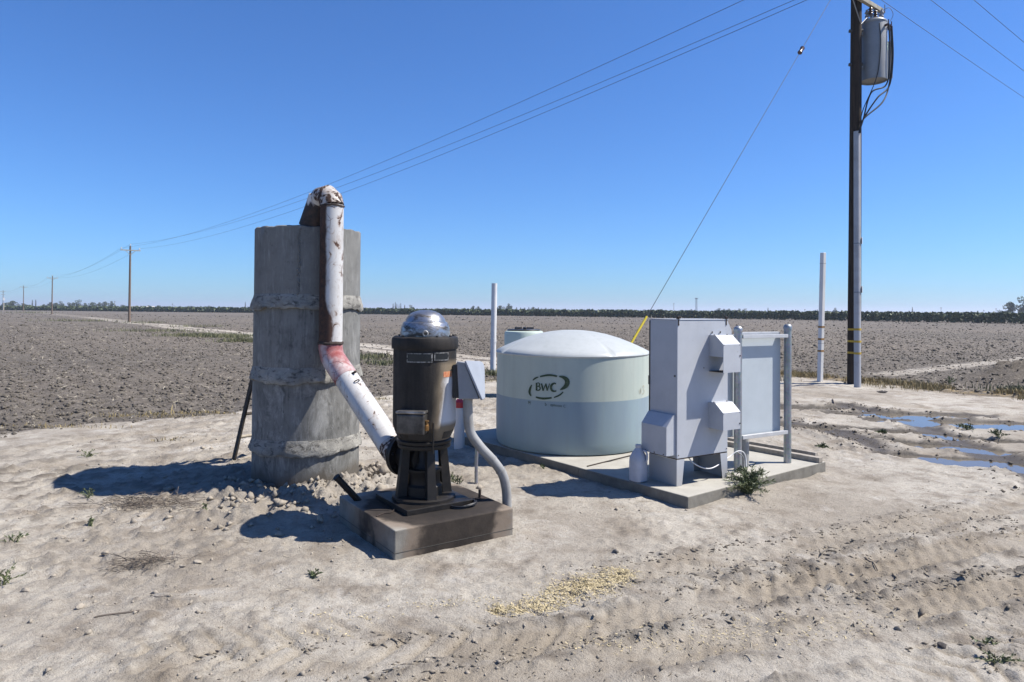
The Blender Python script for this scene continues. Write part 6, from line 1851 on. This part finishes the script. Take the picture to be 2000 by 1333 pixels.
# ------------------------------------------------------------------ weeds and shrub
WEED = simple('weed_leaf', (0.06, 0.085, 0.032), 0.6, col2=(0.13, 0.145, 0.06), scale=20, bump=0)
WSTEM = simple('weed_stem', (0.17, 0.19, 0.08), 0.7, scale=10)
def plant(name, c, h, rad, nst, label, seed, leaf=0.035, group=None, asp=0.16, m=None, cat='weed', flat=0.0, per=26):
    rs = random.Random(seed)
    r = thing(name, label, cat, c, group)
    st = MB(); lf_ = MB()
    for k in range(nst):
        a = rs.uniform(0, 2 * PI); out = rad * rs.uniform(0.15, 1) ; hh = h * rs.uniform(0.55, 1.0) * (1 - 0.55 * (out / rad) ** 2) * (1 - flat)
        p0 = c + Vector((rs.gauss(0, .02), rs.gauss(0, .02), -0.01))
        p2 = c + Vector((out * math.cos(a), out * math.sin(a), hh))
        p1 = p0 * 0.5 + p2 * 0.5 + Vector((0, 0, hh * 0.22)) - Vector((math.cos(a), math.sin(a), 0)) * out * 0.12
        path = smooth_path([p0, p1, p2], 5)
        st.tube(path, [0.0045 * (1 - 0.75 * i / len(path)) for i in range(len(path))], 4)
        for q in range(per):
            i = rs.uniform(0.18, 0.999) * (len(path) - 1)
            b_ = path[int(i)] + (path[min(int(i) + 1, len(path) - 1)] - path[int(i)]) * (i % 1)
            tdir = (path[min(int(i) + 1, len(path) - 1)] - path[int(i) - 1 if int(i) > 0 else 0]).normalized()
            d = (tdir * 0.9 + Vector((rs.gauss(0, 1), rs.gauss(0, 1), rs.gauss(0, .7))) * 0.7).normalized()
            L = leaf * rs.uniform(0.6, 1.5); s_ = d.cross(Vector((rs.gauss(0, 1), rs.gauss(0, 1), rs.gauss(0, 1)))).normalized() * L * asp
            lf_.addv([b_, b_ + d * L * .45 + s_, b_ + d * L, b_ + d * L * .45 - s_], [[0, 1, 2, 3]])
    st.build('stems', WSTEM, r); lf_.build('leaves', m or WEED, r)
    return r
sc_ = at(1463, 966); sc_.z = gz(sc_.x, sc_.y)
plant('weed_shrub', sc_, 0.30, 0.36, 46, 'bushy green weed growing against the front edge of the equipment pad', 3, leaf=0.046, cat='shrub', asp=0.10, per=42)
wl_ = [((172, 972), .12, .11, 7, 'small green weed left of the dry brush clump'), ((176, 1027), .09, .07, 5, 'tiny green weed on bare dirt left of the clods'), ((402, 1012), .08, .06, 4, 'tiny green weed among clods left of the pump pad shadow'),
       ((28, 1058), .10, .12, 6, 'sparse weed near the left edge beside pale dirt'), ((6, 1140), .16, .14, 10, 'green weed cut by the left edge of the picture'), ((172, 894), .10, .14, 8, 'straggly weed at the near side of the dirt road on the left'),
       ((612, 1125), .05, .09, 6, 'low green weed in the dirt left of the pad corner'), ((1090, 918), .10, .13, 9, 'leafy weed at the foot of the pad below the tank'), ((1062, 922), .06, .07, 4, 'small weed left of the leafy one at the foot of the pad'), ((885, 944), .14, .07, 8, 'green weed behind the pump pad beside the oily foot'), ((897, 947), .10, .05, 5, 'smaller weed behind the pump pad right of its taller neighbour'),
       ((1723, 852), .05, .16, 12, 'bright green tuft left of the flooded rut'), ((1603, 873), .05, .13, 9, 'bright green tuft right of the boards'), ((1890, 840), .10, .3, 14, 'low green weed between the two flooded ruts'), ((1950, 855), .14, .22, 8, 'dry straggly weed right of the flooded rut'), ((1945, 1292), .05, .17, 8, 'flat trailing weed at the lower right'), ((1925, 1262), .03, .10, 4, 'wisp of trailing weed at the lower right above the larger one'), ((1855, 752), .25, .2, 12, 'taller weed standing in the dry grass right of the transformer pole')]
for i, ((a, b), h, rd, ns, lb) in enumerate(wl_):
    c = at(a, b); c.z = gz(c.x, c.y)
    plant('small_weed', c, h, rd, ns, lb, 50 + i, leaf=0.022 if b > 880 else 0.04, group='weeds in the dirt', asp=0.2, per=16)
# dry brush
DRYB = simple('dead_brush', (0.10, 0.08, 0.065), 0.9, col2=(0.2, 0.165, 0.13), scale=12)
def brush(c, rx_, ry_, n, label, seed, ang=0.0):
    rs = random.Random(seed); b = MB()
    ca, sa = math.cos(ang), math.sin(ang)
    for k in range(n):
        x_, y_ = rs.gauss(0, rx_), rs.gauss(0, ry_)
        p = c + Vector((x_ * ca - y_ * sa, x_ * sa + y_ * ca, 0))
        p.z = gz(p.x, p.y) + rs.uniform(0.0, 0.025)
        a = rs.uniform(0, 2 * PI); L = rs.uniform(0.05, 0.2)
        d = Vector((math.cos(a), math.sin(a), rs.uniform(-0.1, .35))) * L
        b.tube([p, p + d * .5 + ZZ * 0.008, p + d], 0.0022, 3, cap=False)
    o = b.build('dead_brush', DRYB); tag(o, label, kind='stuff')
brush(at(290, 985), 0.22, 0.13, 300, 'dark clump of dead brush on the dirt left of the standpipe', 1)
brush(at(288, 1100), 0.12, 0.04, 110, 'small dark streak of dead brush below the larger clump', 2, 0.35)
brush(at(365, 1002), 0.25, 0.035, 40, 'thin trail of dead stalks right of the dark brush clump', 3, -0.1)
# rocks and sticks
def rock(c, s, label, seed, m=YCLOD, e=0.5):
    v_, f_ = clod_base(seed)
    b = MB(); b.addv([c + Vector((p[0] * s[0], p[1] * s[1], p[2] * s[2] + s[2] * e)) for p in v_], [list(q) for q in f_])
    o = b.build('rock', m); md = o.modifiers.new('sub', 'SUBSURF'); md.levels = md.render_levels = 2
    tx = bpy.data.textures.new('rough', 'CLOUDS'); tx.noise_scale = 0.06
    dm = o.modifiers.new('rough', 'DISPLACE'); dm.texture = tx; dm.strength = s[0] * 0.5; dm.texture_coords = 'GLOBAL'
    return tag(o, label, 'rock')
DROCK = simple('dark_rock', (0.07, 0.06, 0.055), 0.9, scale=20, bump=0.6)
rock(at(1843, 1268), (.055, .04, .035), 'dark blocky lump of asphalt on the dirt at the lower right', 11, DROCK)
rock(at(626, 1022), (.085, .08, .08), 'round pale clod in the shade left of the pump pad', 12)
for (a, b, s, lb) in ((120, 1052, .06, 'flat pale stone on the left with a dark underside'), (205, 1082, .035, 'small dark clod left of the dead brush streak'), (388, 1100, .06, 'largest broken clod in the middle of the left foreground'), (356, 1108, .04, 'smaller broken clod left of the largest one'), (50, 1155, .07, 'crumbled clod near the lower left edge'), (380, 1172, .035, 'dark little clod in the lower left foreground'), (155, 1188, .05, 'pale flat clod with a shadow in the lower left foreground'), (1725, 768, .14, 'dark lump of soil in the dry grass right of the pole'), (1910, 770, .2, 'dark broken lump of soil on the road edge at the right')):
    rock(at(a, b), (s, s * .8, s * .6), lb, int(a) % 90 + 20, YCLOD if b > 800 else DROCK, 0.3)
def stick(pts, rr_, label, m=DRYB):
    P = [at(a, b) for a, b in pts]
    for p in P: p.z = gz(p.x, p.y) + rr_
    tag(MB().tube(smooth_path(P, 3), rr_, 5).build('stick', m), label, 'stick')
stick([(185, 1210), (215, 1206), (245, 1204), (272, 1201)], 0.006, 'dark stick lying in the lower left foreground')
stick([(295, 1170), (312, 1173), (326, 1173)], 0.003, 'thin short stick in the left foreground')
stick([(1690, 1092), (1700, 1098), (1706, 1108), (1714, 1114)], 0.005, 'forked dark twig in the right foreground')
stick([(1690, 1108), (1700, 1110), (1707, 1104), (1716, 1098)], 0.004, 'thin twig crossing the forked twig in the right foreground')
stick([(1626, 784), (1630, 790), (1634, 797)], 0.02, 'broken stick beside the puddle behind the rack')
# ------------------------------------------------------------------ air: closed box of thin haze
m = bpy.data.materials.new('haze'); m.use_nodes = True
hn = m.node_tree; hn.nodes.clear()
ho = hn.nodes.new('ShaderNodeOutputMaterial')
hv = hn.nodes.new('ShaderNodeVolumePrincipled')
hv.inputs['Color'].default_value = (0.80, 0.88, 1.0, 1)
hv.inputs['Density'].default_value = HAZE_D
hv.inputs['Anisotropy'].default_value = 0.2
hn.links.new(hv.outputs[0], ho.inputs['Volume'])
o = MB().box((0, 0, 0), (1, 0, 0), (0, 1, 0), ZZ, -9500, 9500, -9500, 12600, -1.5, 40.0).build('haze', m)
tag(o, 'thin pale haze over the plain', kind='stuff')
